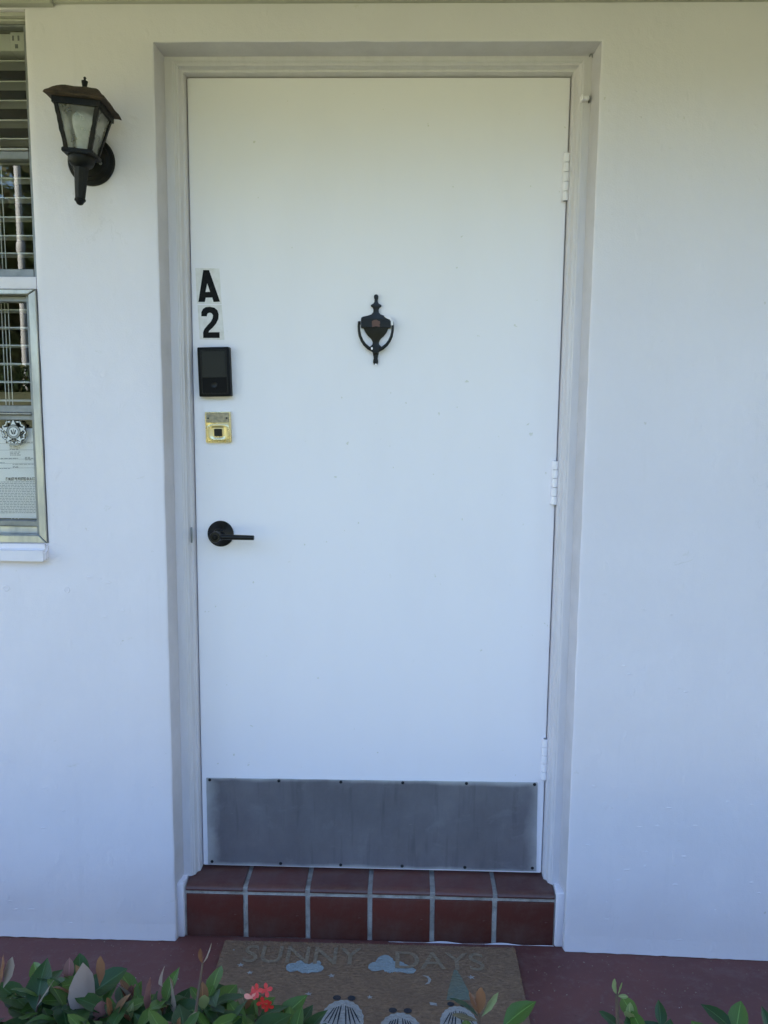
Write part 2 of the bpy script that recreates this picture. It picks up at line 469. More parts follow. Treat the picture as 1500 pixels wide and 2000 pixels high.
def mesh_bm(name, bm, smooth=False, angle=None):
    me = bpy.data.meshes.new(name)
    bmesh.ops.recalc_face_normals(bm, faces=bm.faces)
    if angle is not None:
        for f in bm.faces: f.smooth = True
        for e in bm.edges:
            if len(e.link_faces) == 2 and e.calc_face_angle(0) > R(angle): e.smooth = False
    bm.to_mesh(me)
    bm.free()
    if smooth:
        for p in me.polygons: p.use_smooth = True
    return me

def box_bm(bm, x0, x1, y0, y1, z0, z1):
    r = bmesh.ops.create_cube(bm, size=1)
    for v in r['verts']:
        v.co = Vector(((x0 + x1) / 2 + v.co.x * (x1 - x0), (y0 + y1) / 2 + v.co.y * (y1 - y0), (z0 + z1) / 2 + v.co.z * (z1 - z0)))
    return r['verts']

def box(name, x0, x1, y0, y1, z0, z1, mat, parent=None, bevel=0.0, seg=2):
    bm = bmesh.new()
    box_bm(bm, x0, x1, y0, y1, z0, z1)
    if bevel > 0:
        bmesh.ops.bevel(bm, geom=list(bm.edges), offset=bevel, segments=seg, affect='EDGES', profile=0.5)
    return link(name, mesh_bm(name, bm, angle=35), mat, parent)

def lathe_me(name, prof, n=24, axis='Z', caps=True):
    """prof: list of (radius, height) turned about the axis."""
    V, F = [], []
    for r_, h in prof:
        for k in range(n):
            a = 2 * math.pi * k / n
            c, s = r_ * math.cos(a), r_ * math.sin(a)
            V.append((c, s, h) if axis == 'Z' else (c, -h, s))
    for i in range(len(prof) - 1):
        for k in range(n):
            a, b_ = i * n + k, i * n + (k + 1) % n
            F.append((a, b_, b_ + n, a + n))
    if caps:
        F.append(tuple(range(n))[::-1]); F.append(tuple((len(prof) - 1) * n + k for k in range(n)))
    bm = bmesh.new(); me0 = mesh_py('t', V, F); bm.from_mesh(me0); bpy.data.meshes.remove(me0)
    return mesh_bm(name, bm, angle=38)

def plate_me(name, loops, y0, y1, bevel=0.0, seg=1):
    """outline loops in (x,z), first is outer, others are holes; solid between y0 (front) and y1 (back)."""
    bm = bmesh.new()
    es = []
    for lp in loops:
        vsl = [bm.verts.new((x, y0, z)) for x, z in lp]
        for i in range(len(vsl)): es.append(bm.edges.new((vsl[i], vsl[(i + 1) % len(vsl)])))
    bmesh.ops.triangle_fill(bm, use_beauty=True, use_dissolve=False, edges=es)
    fs = list(bm.faces)
    ret = bmesh.ops.extrude_face_region(bm, geom=fs)
    nv = [g for g in ret['geom'] if isinstance(g, bmesh.types.BMVert)]
    for v in nv: v.co.y = y1
    bmesh.ops.recalc_face_normals(bm, faces=bm.faces)
    if bevel > 0:
        ed = [e for e in bm.edges if len(e.link_faces) == 2 and e.calc_face_angle(0) > R(60) and
              abs(e.verts[0].co.y - y0) < 1e-6 and abs(e.verts[1].co.y - y0) < 1e-6]
        bmesh.ops.bevel(bm, geom=ed, offset=bevel, segments=seg, affect='EDGES', profile=0.5, clamp_overlap=True)
    return mesh_bm(name, bm, angle=35)

def tube_me(name, pts, radii, n=8):
    V, F = [], []
    pts = [Vector(p) for p in pts]
    if not hasattr(radii, '__len__'): radii = [radii] * len(pts)
    for i, p in enumerate(pts):
        t = (pts[min(i + 1, len(pts) - 1)] - pts[max(i - 1, 0)]).normalized()
        a = t.orthogonal().normalized() if i == 0 else (a - t * a.dot(t)).normalized()
        b_ = t.cross(a)
        for k in range(n):
            an = 2 * math.pi * k / n
            V.append(p + (a * math.cos(an) + b_ * math.sin(an)) * radii[i])
    for i in range(len(pts) - 1):
        for k in range(n):
            q, w = i * n + k, i * n + (k + 1) % n
            F.append((q, w, w + n, q + n))
    F.append(tuple(range(n))[::-1]); F.append(tuple((len(pts) - 1) * n + k for k in range(n)))
    bm = bmesh.new(); me0 = mesh_py('t', V, F); bm.from_mesh(me0); bpy.data.meshes.remove(me0)
    return mesh_bm(name, bm, angle=45)

def text_me(name, s, size, extrude=0.0, align='CENTER', bold=0.0):
    cu = bpy.data.curves.new(name, 'FONT')
    cu.body = s; cu.size = size; cu.extrude = extrude; cu.align_x = align; cu.align_y = 'CENTER'; cu.offset = bold
    o = bpy.data.objects.new(name, cu); COL.objects.link(o)
    dg = bpy.context.evaluated_depsgraph_get()
    me = bpy.data.meshes.new_from_object(o.evaluated_get(dg))
    COL.objects.unlink(o); bpy.data.objects.remove(o); bpy.data.curves.remove(cu)
    return me

def jit(x, z, amp, s=9.0, seed=0.0):
    return amp * noise.noise(Vector((x * s, seed, z * s)))

# ------------------------------------------------------------------ ground
def ease(t): t = min(1, max(0, t)); return t * t * (3 - 2 * t)
def ground_h(x, y):
    return -0.12 + 1.72 * ease((-y - 4.6) / 3.6) * ease((-x - 2.0) / 1.8) * ease((x + 13.0) / 2.5)
def ground():
    xs = [-60, -45, -30, -22, -17] + [-15 + i * 0.75 for i in range(21)] + [1, 3, 6, 10, 15, 22, 30, 45, 60]
    ys = [8, 2, -0.5, -1.2, -2, -3, -4, -4.6, -5, -5.4, -5.8, -6.2, -6.6, -7, -7.4, -7.8, -8.2, -9, -10, -12, -15, -20, -28, -40, -70]
    V = [(x, y, ground_h(x, y)) for y in ys for x in xs]
    F = []
    for j in range(len(ys) - 1):
        for i in range(len(xs) - 1):
            a = j * len(xs) + i
            F.append((a, a + len(xs), a + len(xs) + 1, a + 1))
    o = link('lawn', mesh_py('lawn', V, F, True), M_GRASS)
    tag(o, kind='structure')
ground()
tag(box('planting_bed', -3.2, 3.2, -1.45, -0.46, -0.3, -0.04, M_SOIL), kind='structure')
def fall(x): return -0.0225 * max(0.0, x - 0.52)
def porch():
    V, F = [], []
    xs = [-3.2, 0.0, 0.52, 1.2, 3.2]
    for x in xs: V += [(x, -0.46, -0.35), (x, -0.455, fall(x) - .006), (x, -0.448, fall(x)), (x, 0.6, fall(x))]
    for i in range(len(xs) - 1):
        for k in range(3): F.append((i * 4 + k, i * 4 + 4 + k, i * 4 + 5 + k, i * 4 + 1 + k))
    return mesh_py('porch_floor', V, F)
tag(link('porch_floor', porch(), M_FLOOR), kind='structure')

# ------------------------------------------------------------------ wall
OL, OR_, OT = -0.506, 0.504, 2.207
DR, SPL = 0.055, 0.008
SOF = 2.293
WX = -0.80          # right edge of the window opening
WZ0, WZ1 = 1.052, 2.277
WLX = -1.62         # left edge of the window opening
house = thing('house_wall', 'white painted plaster house wall around the door under a low eave', 'wall', (0, 0, 0))

def wall_mesh():
    V, F = [], []
    def quad(a, b_, c, d):
        i = len(V); V.extend([a, b_, c, d]); F.append((i, i + 1, i + 2, i + 3))
    # swept doorway edge: rounded arris and reveal
    prof = [(0.045, 0.0), (0.0055, 0.0), (0.0022, 0.0006), (0.0006, 0.0022), (0.0, 0.0055), (-SPL * .5, 0.03), (-SPL, DR), (-SPL, DR + 0.08)]
    path = []
    n1 = 70
    for i in range(n1 + 1): path.append((OL, OT * i / n1, (-1, 0)))
    n2 = 34
    path[-1] = (OL, OT, (-1, 1))
    for i in range(1, n2): path.append((OL + (OR_ - OL) * i / n2, OT, (0, 1)))
    path.append((OR_, OT, (1, 1)))
    for i in range(1, n1 + 1): path.append((OR_, OT * (1 - i / n1), (1, 0)))
    rows = []
    for (x, z, nn) in path:
        row = []
        for k, (o, y) in enumerate(prof):
            j = 0.0
            if 0 < k < 6: j = jit(x, z, 0.0014, 14) + jit(x, z, 0.0007, 45, 3)
            row.append(len(V)); V.append((x + nn[0] * (o + j), y, z + nn[1] * (o + j)))
        rows.append(row)
    for a, b_ in zip(rows[:-1], rows[1:]):
        for k in range(len(prof) - 1):
            F.append((a[k], b_[k], b_[k + 1], a[k + 1]))
    o = 0.045
    zt = SOF + 0.05
    xl, xr = OL - o, OR_ + o
    # right of the door, above it, left of it up to the window
    quad((xr, 0, -0.1), (3.2, 0, -0.1), (3.2, 0, zt), (xr, 0, zt))
    quad((xl, 0, OT + o), (xr, 0, OT + o), (xr, 0, zt), (xl, 0, zt))
    quad((WX + 0.02, 0, 0), (xl, 0, 0), (xl, 0, zt), (WX + 0.02, 0, zt))
    quad((-3.2, 0, 0), (WX + 0.02, 0, 0), (WX + 0.02, 0, WZ0), (-3.2, 0, WZ0))
    quad((-3.2, 0, WZ1), (WX + 0.02, 0, WZ1), (WX + 0.02, 0, zt), (-3.2, 0, zt))
    quad((-3.2, 0, WZ0), (WLX, 0, WZ0), (WLX, 0, WZ1), (-3.2, 0, WZ1))
    # window edge with a soft arris
    pr = [(0.02, 0), (0.006, 0), (0.002, 0.0015), (0, 0.006), (0, 0.14)]
    n = 40; prev = None
    for i in range(n + 1):
        z = WZ0 + (WZ1 - WZ0) * i / n
        row = []
        for k, (dx, y) in enumerate(pr):
            j = jit(0, z, 0.0012, 12, 8) if k in (1, 2, 3) else 0
            row.append(len(V)); V.append((WX + dx + j, y, z))
        if prev:
            for k in range(len(pr) - 1): F.append((prev[k], prev[k + 1], row[k + 1], row[k]))
        prev = row
    quad((WLX, 0, WZ0), (WLX, 0.14, WZ0), (WLX, 0.14, WZ1), (WLX, 0, WZ1))
    quad((WLX, 0, WZ1), (WLX, 0.14, WZ1), (WX, 0.14, WZ1), (WX, 0, WZ1))
    quad((WLX, 0, WZ0), (WX, 0, WZ0), (WX, 0.14, WZ0), (WLX, 0.14, WZ0))
    # ragged paint foot of the wall, 3 mm proud
    prev = None
    for side in ((-3.2, OL - 0.002), (OR_ + 0.002, 3.2)):
        prev = None
        nn = 160
        for i in range(nn + 1):
            x = side[0] + (side[1] - side[0]) * i / nn
            zb = 0.0015 + 0.003 * abs(noise.noise(Vector((x * 14, 4, 0)))) + 0.0015 * noise.noise(Vector((x * 60, 1, 0)))
            row = [len(V), len(V) + 1, len(V) + 2]
            fz = fall(x)
            V.extend([(x, -0.0002, fz + 0.045), (x, -0.0025 - 0.001 * noise.noise(Vector((x * 20, 0, 2))), fz + 0.012), (x, -0.004, fz + max(zb, 0.0005))])
            if prev:
                F.append((prev[0], row[0], row[1], prev[1])); F.append((prev[1], row[1], row[2], prev[2]))
            prev = row
    bm = bmesh.new(); me0 = mesh_py('t', V, F); bm.from_mesh(me0); bpy.data.meshes.remove(me0)
    bmesh.ops.recalc_face_normals(bm, faces=bm.faces)
    return mesh_bm('wall', bm, angle=40)
wme = wall_mesh()
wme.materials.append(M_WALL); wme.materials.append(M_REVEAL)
for p in wme.polygons:          # the recess faces take a greyer colour than the wall
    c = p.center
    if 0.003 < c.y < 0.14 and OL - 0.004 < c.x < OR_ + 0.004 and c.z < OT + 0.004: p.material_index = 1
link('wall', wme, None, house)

box('soffit', -3.3, 3.3, -1.0, 0.25, SOF, SOF + 0.03, M_SOFFIT, house)
box('fascia', -3.3, 3.3, -1.03, -1.0, SOF - 0.02, SOF + 0.2, M_TRIM, house)
def roof():
    V = [(-3.5, -1.08, SOF + 0.2), (3.5, -1.08, SOF + 0.2), (3.5, 4, SOF + 1.0), (-3.5, 4, SOF + 1.0),
         (-3.5, -1.08, SOF + 0.26), (3.5, -1.08, SOF + 0.26), (3.5, 4, SOF + 1.06), (-3.5, 4, SOF + 1.06)]
    F = [(0, 1, 2, 3), (4, 7, 6, 5), (0, 4, 5, 1), (1, 5, 6, 2), (2, 6, 7, 3), (3, 7, 4, 0)]
    link('roof', mesh_py('roof', V, F), M_ROOFTILE, house)
roof()
# cornice strip where soffit meets wall, and deeper board over the window
box('cornice_strip', -0.7275, 3.2, -0.012, -0.0005, SOF - 0.006, SOF - 0.0005, M_TRIM, house)
box('header_board', -3.2, -0.7285, -0.022, -0.0005, SOF - 0.013, SOF - 0.0005, M_TRIM, house, 0.002)
# end walls so that the house is a closed volume
box('side_wall', -3.25, -3.2, 0.0, 4.0, -0.3, SOF + 0.9, M_WALL, house)
box('side_wall', 3.2, 3.25, 0.0, 4.0, -0.3, SOF + 0.9, M_WALL, house)
box('rear_wall', -3.2, 3.2, 3.95, 4.0, -0.3, SOF + 0.95, M_WALL, house)
# room behind the window
def room():
    x0, x1, y0, y1, z0, z1 = -3.1, -0.62, 0.145, 3.0, 0.0, SOF
    V = [(x0, y0, z0), (x1, y0, z0), (x1, y1, z0), (x0, y1, z0), (x0, y0, z1), (x1, y0, z1), (x1, y1, z1), (x0, y1, z1)]
    F = [(0, 1, 2, 3), (4, 7, 6, 5), (1, 5, 6, 2), (2, 6, 7, 3), (3, 7, 4, 0)]
    V += [(x0, y0, WZ0), (x1, y0, WZ0), (x0, y0, WZ1), (x1, y0, WZ1), (WX, y0, WZ0), (WX, y0, WZ1), (WLX, y0, WZ0), (WLX, y0, WZ1)]
    F += [(0, 8, 9, 1), (10, 4, 5, 11), (12, 9, 11, 13), (8, 14, 15, 10)]
    link('room_lining', mesh_py('room_lining', V, F), M_ROOM, house)
room()
# filled screw holes and small plaster patches
def ring_plug(x, z, r_, seedv):
    prof = [(r_ * 1.25, 0.0002), (r_ * 1.12, 0.0012), (r_ * .95, 0.0012), (r_ * .82, 0.0004), (r_ * .3, 0.0007)]
    o = link('filled_hole', lathe_me('filled_hole', prof, 18, 'Y'), M_WALL, house)
    o.location = (x, 0, z); o.scale = (1, 1, 1.1)
    o.rotation_euler = (0, seedv, 0)
ring_plug(-0.757, 0.935, 0.0058, 0.3)
ring_plug(-0.909, 0.937, 0.0062, 1.3)
for (x, z, w_, h_) in [(-0.70, 0.968, .010, .003), (-0.653, 0.955, .012, .0035), (-0.618, 0.885, .006, .004), (-0.665, 0.868, .01, .004), (-0.672, 0.965, .004, .002),
                       (-0.628, 0.80, .003, .003), (0.583, 2.10, .006, .002), (0.598, 2.045, .004, .002), (0.70, 0.24, .004, .004), (0.66, 0.035, .012, .004), (0.80, 0.04, .014, .003), (-0.755, 0.03, .02, .004), (0.62, 1.30, .005, .003)] + [(random.choice((random.uniform(-0.98, -0.53), random.uniform(0.53, 1.05), random.uniform(0.53, 1.05))), random.choice((random.uniform(0.03, 0.5), random.uniform(0.03, 0.95))), random.uniform(.003, .011), random.uniform(.0015, .0035)) for _ in range(46)]:
    V, F = [(0, -0.0016, 0)], []
    for k in range(9):
        a = 2 * math.pi * k / 9; q = 0.75 + 0.4 * random.random()
        V.append((w_ * q * math.cos(a), -0.0001, h_ * q * math.sin(a)))
    for k in range(9): F.append((0, 1 + (k + 1) % 9, 1 + k))
    o = link('paint_lump', mesh_py('paint_lump', V, F, True), M_WALL, house); o.location = (x, 0, z)

# ------------------------------------------------------------------ step with tiles
SL, SR, SB = -0.485, 0.481, 0.019
step = thing('door_step', 'red tiled step with pale grout lines below the white door', 'step', (0, 0.05, 0))
def child_world(o, parent):
    o.parent = parent
    o.matrix_parent_inverse = parent.matrix_basis.inverted()
    return o
child_world(box('mortar_bed', OL - 0.002, OR_ + 0.002, SB + 0.004, 0.19, 0.0, 0.139, M_GROUT), step)
# painted plaster returns at both ends of the step
for (x0, x1) in ((OL - 0.001, SL - 0.002), (SR + 0.002, OR_ + 0.001)):
    o = box('end_plaster', x0, x1, SB - 0.006, 0.10, 0.0005, 0.152, M_WALL, None, 0.004, 3)
    for v in o.data.vertices: v.co.x += jit(v.co.y * 5, v.co.z, 0.0015, 30, 2)
    child_world(o, step)
joints = [SL, -0.327, -0.163, 0.0, 0.163, 0.325, SR]
g = 0.0062
def tread_me(w):
    # bullnose tread section in (y, z), swept across x
    sec = [(0.14, 0.139), (0.14, 0.1475), (SB + 0.02, 0.1465), (SB + 0.008, 0.1445), (SB + 0.001, 0.1405), (SB - 0.002, 0.136), (SB - 0.0015, 0.1318), (SB + 0.002, 0.1302), (SB + 0.02, 0.1302)]
    V, F = [], []
    cols = [(-w / 2, 0.0015), (-w / 2 + 0.0015, 0), (w / 2 - 0.0015, 0), (w / 2, 0.0015)]
    cy, cz = 0.08, 0.139
    for (x, ins) in cols:
        for (y, z) in sec:
            k = 1 - ins / 0.012
            V.append((x, cy + (y - cy) * (1 - ins * 4), cz + (z - cz) * k))
    n = len(sec)
    for c in range(3):
        for k in range(n):
            a, b_ = c * n + k, c * n + (k + 1) % n
            F.append((a, b_, b_ + n, a + n))
    F.append(tuple(range(n))[::-1]); F.append(tuple(3 * n + k for k in range(n)))
    bm = bmesh.new(); me0 = mesh_py('t', V, F); bm.from_mesh(me0); bpy.data.meshes.remove(me0)
    return mesh_bm('tread_tile', bm, angle=40)
for i in range(6):
    x0, x1 = joints[i] + (g if i else 0.002), joints[i + 1] - (g if i < 5 else 0.002)
    w = x1 - x0
    o = link('tread_tile', tread_me(w), M_TILETOP)
    o.location = ((x0 + x1) / 2, random.uniform(-.001, .001), random.uniform(-.0008, .0008)); o.rotation_euler = (0, random.uniform(-.004, .004), random.uniform(-.004, .004))
    child_world(o, step)
    b2 = box('riser_tile', -w / 2, w / 2, 0, 0.012, -0.059, 0.059, M_TILE, None, 0.0016, 2)
    b2.location = ((x0 + x1) / 2, SB + random.uniform(-.001, .0008), 0.0605 + 0.0005); b2.rotation_euler = (random.uniform(-.006, .006), random.uniform(-.004, .004), random.uniform(-.005, .005))
    child_world(b2, step)
# paint smear along the foot of the riser
def smear():
    V, F = [], []
    n = 90; prev = None
    for i in range(n + 1):
        x = 0.05 + (SR - 0.05) * i / n
        hgt = max(0.00005, 0.0012 + 0.0065 * noise.noise(Vector((x * 13, 2, 5)))) * min(1, (x - 0.05) / 0.06 + .02)
        r = [len(V), len(V) + 1]
        V += [(x, SB - 0.0035, 0.0015), (x, SB - 0.0028, 0.0016 + hgt)]
        if prev: F.append((prev[0], r[0], r[1], prev[1]))
        prev = r
    child_world(link('paint_smear', mesh_py('paint_smear', V, F), M_WALL), step)
smear()

# ------------------------------------------------------------------ door frame
frame = thing('door_frame', 'white painted timber door frame inside the wall recess', 'door frame', (0, 0.08, 0))
DW, DZ0, DZ1, DY = 0.4576, 0.1525, 2.1705, 0.1
FO = 0.4985
prof = [(FO + 0.006, DR - 0.001), (0.4790, DR), (0.4765, DR + 0.0025), (0.4745, DR + 0.0025), (0.4725, DR + 0.006), (0.4690, DR + 0.008), (0.4675, DR + 0.019), (0.4650, DR + 0.0225), (0.4612, DR + 0.024), (0.4602, DR + 0.027), (0.4602, 0.15)]
ZSH = DZ1 + 0.003 - 0.4602      # maps lateral offset to head height
def frame_leg(sign):
    V, F = [], []
    n = 60; prev = None
    zb = 0.148
    for i in range(n + 1):
        row = []
        for k, (o, y) in enumerate(prof):
            ztop = o + ZSH
            z = zb + (ztop - zb) * i / n
            j = jit(0.3 * sign, z, 0.0009, 17, k * .2) + jit(0.1 * sign, z, .0006, 50, 1) if 0 < k < 9 and 0 < i < n else 0
            cx = sign * (o + j)
            row.append(len(V)); V.append((cx, y + j * .6, z))
        if prev:
            for k in range(len(prof) - 1): F.append((prev[k], prev[k + 1], row[k + 1], row[k]))
        prev = row
    bm = bmesh.new(); me0 = mesh_py('t', V, F); bm.from_mesh(me0); bpy.data.meshes.remove(me0)
    return mesh_bm('jamb', bm, angle=30)
def frame_head():
    V, F = [], []
    n = 30; prev = None
    for i in range(n + 1):
        row = []
        for k, (o, y) in enumerate(prof):
            x = -o + 2 * o * i / n
            j = jit(x, 2, 0.0009, 17, k * .2) if 0 < k < 9 and 0 < i < n else 0
            row.append(len(V)); V.append((x, y + j * .6, o + ZSH + j))
        if prev:
            for k in range(len(prof) - 1): F.append((prev[k], prev[k + 1], row[k + 1], row[k]))
        prev = row
    bm = bmesh.new(); me0 = mesh_py('t', V, F); bm.from_mesh(me0); bpy.data.meshes.remove(me0)
    return mesh_bm('head', bm, angle=30)
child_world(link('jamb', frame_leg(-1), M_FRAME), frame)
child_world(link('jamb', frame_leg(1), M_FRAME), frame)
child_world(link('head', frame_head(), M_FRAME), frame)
child_world(box('rebate', -0.50, 0.50, 0.15, 0.17, 0.139, 2.24, M_DARKGAP), frame)
# strike plate scar on the left jamb
child_world(box('strike_plate', -0.4660, -0.4620, DR + 0.0195, DR + 0.026, 1.045, 1.085, M_ALUDARK, None, 0.001), frame)
# small hook in the top corner and catch on the right jamb
child_world(link('hook', tube_me('hook', [(0.490, DR + 0.002, 2.197), (0.490, DR - 0.008, 2.199), (0.4925, DR - 0.014, 2.197), (0.494, DR - 0.014, 2.190)], 0.0013, 6), M_ALUDARK), frame)
catch = thing('door_catch', 'small white painted catch on the upper right door frame', 'catch', (0.49, DR, 2.10))
child_world(box('tongue', 0.477, 0.4905, DR - 0.017, DR - 0.0008, 2.0980, 2.1070, M_DOOR, None, 0.002), catch)
child_world(box('clip', 0.4715, 0.4765, DR - 0.019, DR - 0.0008, 2.0960, 2.1090, M_DOOR, None, 0.0015), catch)
child_world(box('slot_plate', 0.4912, 0.4926, DR - 0.009, DR - 0.0008, 2.0955, 2.1090, M_DARKGAP), catch)

# ------------------------------------------------------------------ door
door = thing('front_door', 'white painted flush front door with letter A and number 2', 'door', (0, DY, DZ0))
def on_door(o): return child_world(o, door)
def door_panel():
    bm = bmesh.new()
    nx, nz = 8, 16
    box_bm(bm, -DW, DW, DY, DY + 0.044, DZ0, DZ1)
    bmesh.ops.bevel(bm, geom=list(bm.edges), offset=0.0018, segments=2, affect='EDGES')
    return mesh_bm('panel', bm, angle=40)
on_door(link('panel', door_panel(), M_DOOR))
# hinges
def hinge(x, z0, z1):
    n = 5; H = (z1 - z0); first = None
    pin = on_door(link('hinge', lathe_me('hinge', [(0.0050, 0), (0.0050, H)], 10), M_ALUDARK))
    pin.location = (x, DY - 0.0085, z0 - 0.0)
    pin.matrix_parent_inverse = door.matrix_basis.inverted()
    for k in range(n):
        a, b_ = H * k / n + 0.0006, H * (k + 1) / n - 0.0006
        r_ = 0.0078
        me = lathe_me('knuckle', [(r_ * .9, a), (r_, a + 0.0008), (r_, b_ - 0.0008), (r_ * .9, b_)], 14)
        kn = link('knuckle', me, M_DOOR, pin)
        kn.location = (random.uniform(-.0004, .0004), 0, 0)
    for (dx0, dx1) in ((-0.010, -0.004),):
        lf = box('leaf_edge', dx0, dx1, 0.0045, 0.0084, 0, H, M_DOOR, pin)
hinge(0.4540, 1.887, 1.997)
hinge(0.4540, 1.152, 1.263)
hinge(0.4540, 0.422, 0.535)
# kick plate: slightly lopsided sheet with 12 screws
kp = thing('tmp', '', 'x'); COL.objects.unlink(kp); bpy.data.objects.remove(kp)
KC = Vector((-0.002, DY - 0.0015, 0.2815))
def kick():
    cor = [(-0.444, 0.156), (0.444, 0.159), (0.439, 0.4105), (-0.4445, 0.4035)]
    lp = []
    for i in range(4):
        a, b_ = cor[i], cor[(i + 1) % 4]
        for t in range(24):
            u = t / 24
            x, z = a[0] + (b_[0] - a[0]) * u, a[1] + (b_[1] - a[1]) * u
            if t: x += jit(x, z, 0.0008, 40, 3); z += jit(x, z, 0.0010, 40, 7)
            lp.append((x - KC.x, z - KC.z))
    me = plate_me('kick_plate', [lp], -0.0014, 0.0014)
    o = link('kick_plate', me, M_KICK)
    o.location = KC
    on_door(o)
    o['label'] = 'dull grey metal kick plate with paint smeared along its rim'
    for x, z in [(-0.435, .3985), (-0.249, .400), (-0.083, .4005), (0.082, .402), (0.251, .404), (0.431, .405),
                 (-0.433, .165), (-0.246, .164), (-0.083, .164), (0.083, .165), (0.252, .1655), (0.433, .168)]:
        s = link('screw', lathe_me('screw', [(0.0044, 0.0), (0.004, 0.0012), (0.002, 0.0022)], 12, 'Y'), M_SCREW, o)
        s.location = (x - KC.x, -0.0014, z - KC.z)
kick()
# letter A and figure 2 on sticker patches
def sticker_letters():
    s = 0.000248
    def cv(px, py, ox, oz): return (ox + px * s, oz - py * s)
    # crop reference point: (0,0) of both = door x -0.494, z 1.757
    ox, oz = -0.4975, 1.757
    A_out = [(285, 135), (343, 135), (448, 441), (383, 445), (370, 401), (305, 403), (295, 445), (230, 445)]
    A_in = [(322, 262), (350, 346), (303, 348)]
    T = [(257, 585), (258, 545), (275, 512), (305, 495), (345, 491), (390, 500), (420, 525), (432, 565), (428, 610), (405, 655), (370, 695), (335, 725), (326, 742), (438, 740), (438, 797), (272, 798), (271, 745), (285, 710), (315, 675), (350, 640), (370, 605), (375, 575), (362, 555), (343, 549), (325, 553), (315, 567), (313, 585)]
    PA = [(205, 115), (445, 120), (462, 466), (215, 462)]
    PB = [(220, 474), (462, 474), (486, 815), (235, 812)]
    for nm, patch, outs in (('letter_a_sticker', PA, [A_out, A_in]), ('figure_two_sticker', PB, [T])):
        p = on_door(link(nm, plate_me(nm, [[cv(a, b_, ox, oz) for a, b_ in patch]], DY - 0.0007, DY + 0.0005), M_STICKER))
        gl = link('glyph', plate_me('glyph', [[cv(a, b_, ox, oz) for a, b_ in lp] for lp in outs], DY - 0.0013, DY - 0.0003), M_LETTER, p)
        p['label'] = 'black capital A on a white sticker' if 'a_' in nm else 'black figure 2 on a white sticker'
sticker_letters()

def placed(nm, me, mat, loc, roty=0.0, parent=None):
    o = link(nm, me, mat)
    o.location = loc; o.rotation_euler = (0, roty, 0)
    if parent is None: on_door(o)
    else: o.parent = parent
    return o
# black keypad deadbolt
def rrect(w, h, r_, n=5, cx=0, cz=0):
    pts = []
    for (sx, sz, a0) in ((1, -1, -90), (1, 1, 0), (-1, 1, 90), (-1, -1, 180)):
        for k in range(n + 1):
            a = R(a0 + 90 * k / n)
            pts.append((cx + sx * (w / 2 - r_) + r_ * math.cos(a), cz + sz * (h / 2 - r_) + r_ * math.sin(a)))
    return pts
def deadbolt():
    o = placed('deadbolt', plate_me('deadbolt', [rrect(0.079, 0.121, 0.003)], -0.021, 0.0, 0.004, 2), M_BLACKSMOOTH, (-0.3995, DY, 1.4750), R(-1.6))
    o['label'] = 'black rectangular keypad deadbolt with a keyhole'
    link('bezel', plate_me('bezel', [rrect(0.066, 0.109, 0.002), rrect(0.061, 0.104, 0.0015)], -0.0225, -0.0205), M_BLACK, o)
    link('touch_panel', plate_me('touch_panel', [rrect(0.0595, 0.0645, 0.001, 3, 0, 0.0185)], -0.0222, -0.0205), M_BLACKGLOSS, o)
    link('lower_cover', plate_me('lower_cover', [rrect(0.0595, 0.036, 0.001, 3, 0, -0.0335)], -0.0232, -0.0205, 0.0008), M_BLACKSMOOTH, o)
    k = link('keyhole', lathe_me('keyhole', [(0.0082, 0.0230), (0.0082, 0.0244), (0.0070, 0.0250), (0.0060, 0.0243), (0.0, 0.0243)], 20, 'Y', False), M_BLACK, o)
    k.location = (0, 0, -0.0325)
    link('key_slot', plate_me('key_slot', [rrect(0.0016, 0.006, 0.0004, 2, 0, -0.0325)], -0.0248, -0.0240), M_DARKGAP, o)
deadbolt()
# brass lock with flip cover
def brass_lock():
    o = placed('brass_lock', plate_me('brass_lock', [rrect(0.064, 0.077, 0.002)], -0.010, 0.0, 0.003, 2), M_BRASS, (-0.3945, DY, 1.3385), R(-1.2))
    o['label'] = 'square brass lock with a hinged flap and dark button'
    link('top_flap', plate_me('top_flap', [rrect(0.057, 0.024, 0.0025, 4, -0.0005, 0.0235)], -0.0125, -0.008, 0.001), M_BRASSOLD, o)
    # dished lower plate with a square hole
    V, F = [], []
    n = 32
    rings = [(0.0285, 0.0205, 0.0118), (0.0255, 0.0185, 0.0128), (0.018, 0.0145, 0.0108), (0.0105, 0.0098, 0.0090)]
    for (a, b_, h) in rings:
        for k in range(n):
            t = 2 * math.pi * k / n + math.pi / n
            c, s = math.cos(t), math.sin(t)
            q = (abs(c) ** 6 + abs(s) ** 6) ** (-1 / 6)
            V.append((a * c * q, -h, b_ * s * q - 0.0135))
    for i in range(len(rings) - 1):
        for k in range(n):
            a, b_ = i * n + k, i * n + (k + 1) % n
            F.append((a, b_, b_ + n, a + n))
    link('dished_plate', mesh_py('dished_plate', V, F, True), M_BRASS, o)
    link('button', plate_me('button', [rrect(0.020, 0.0185, 0.002, 4, 0, -0.0135)], -0.0125, -0.008, 0.001), M_BLACKGLOSS, o)
    for sx in (-1, 1):
        p = link('hinge_pin', lathe_me('hinge_pin', [(0.0022, 0.0), (0.0022, 0.0030), (0.0012, 0.0036)], 10, 'Y'), M_BLACK, o)
        p.location = (sx * 0.0235, -0.0122, 0.0225)
    link('rim', plate_me('rim', [rrect(0.0605, 0.0735, 0.002), rrect(0.057, 0.070, 0.002)], -0.0120, -0.009, 0.0006), M_BRASS, o)
brass_lock()
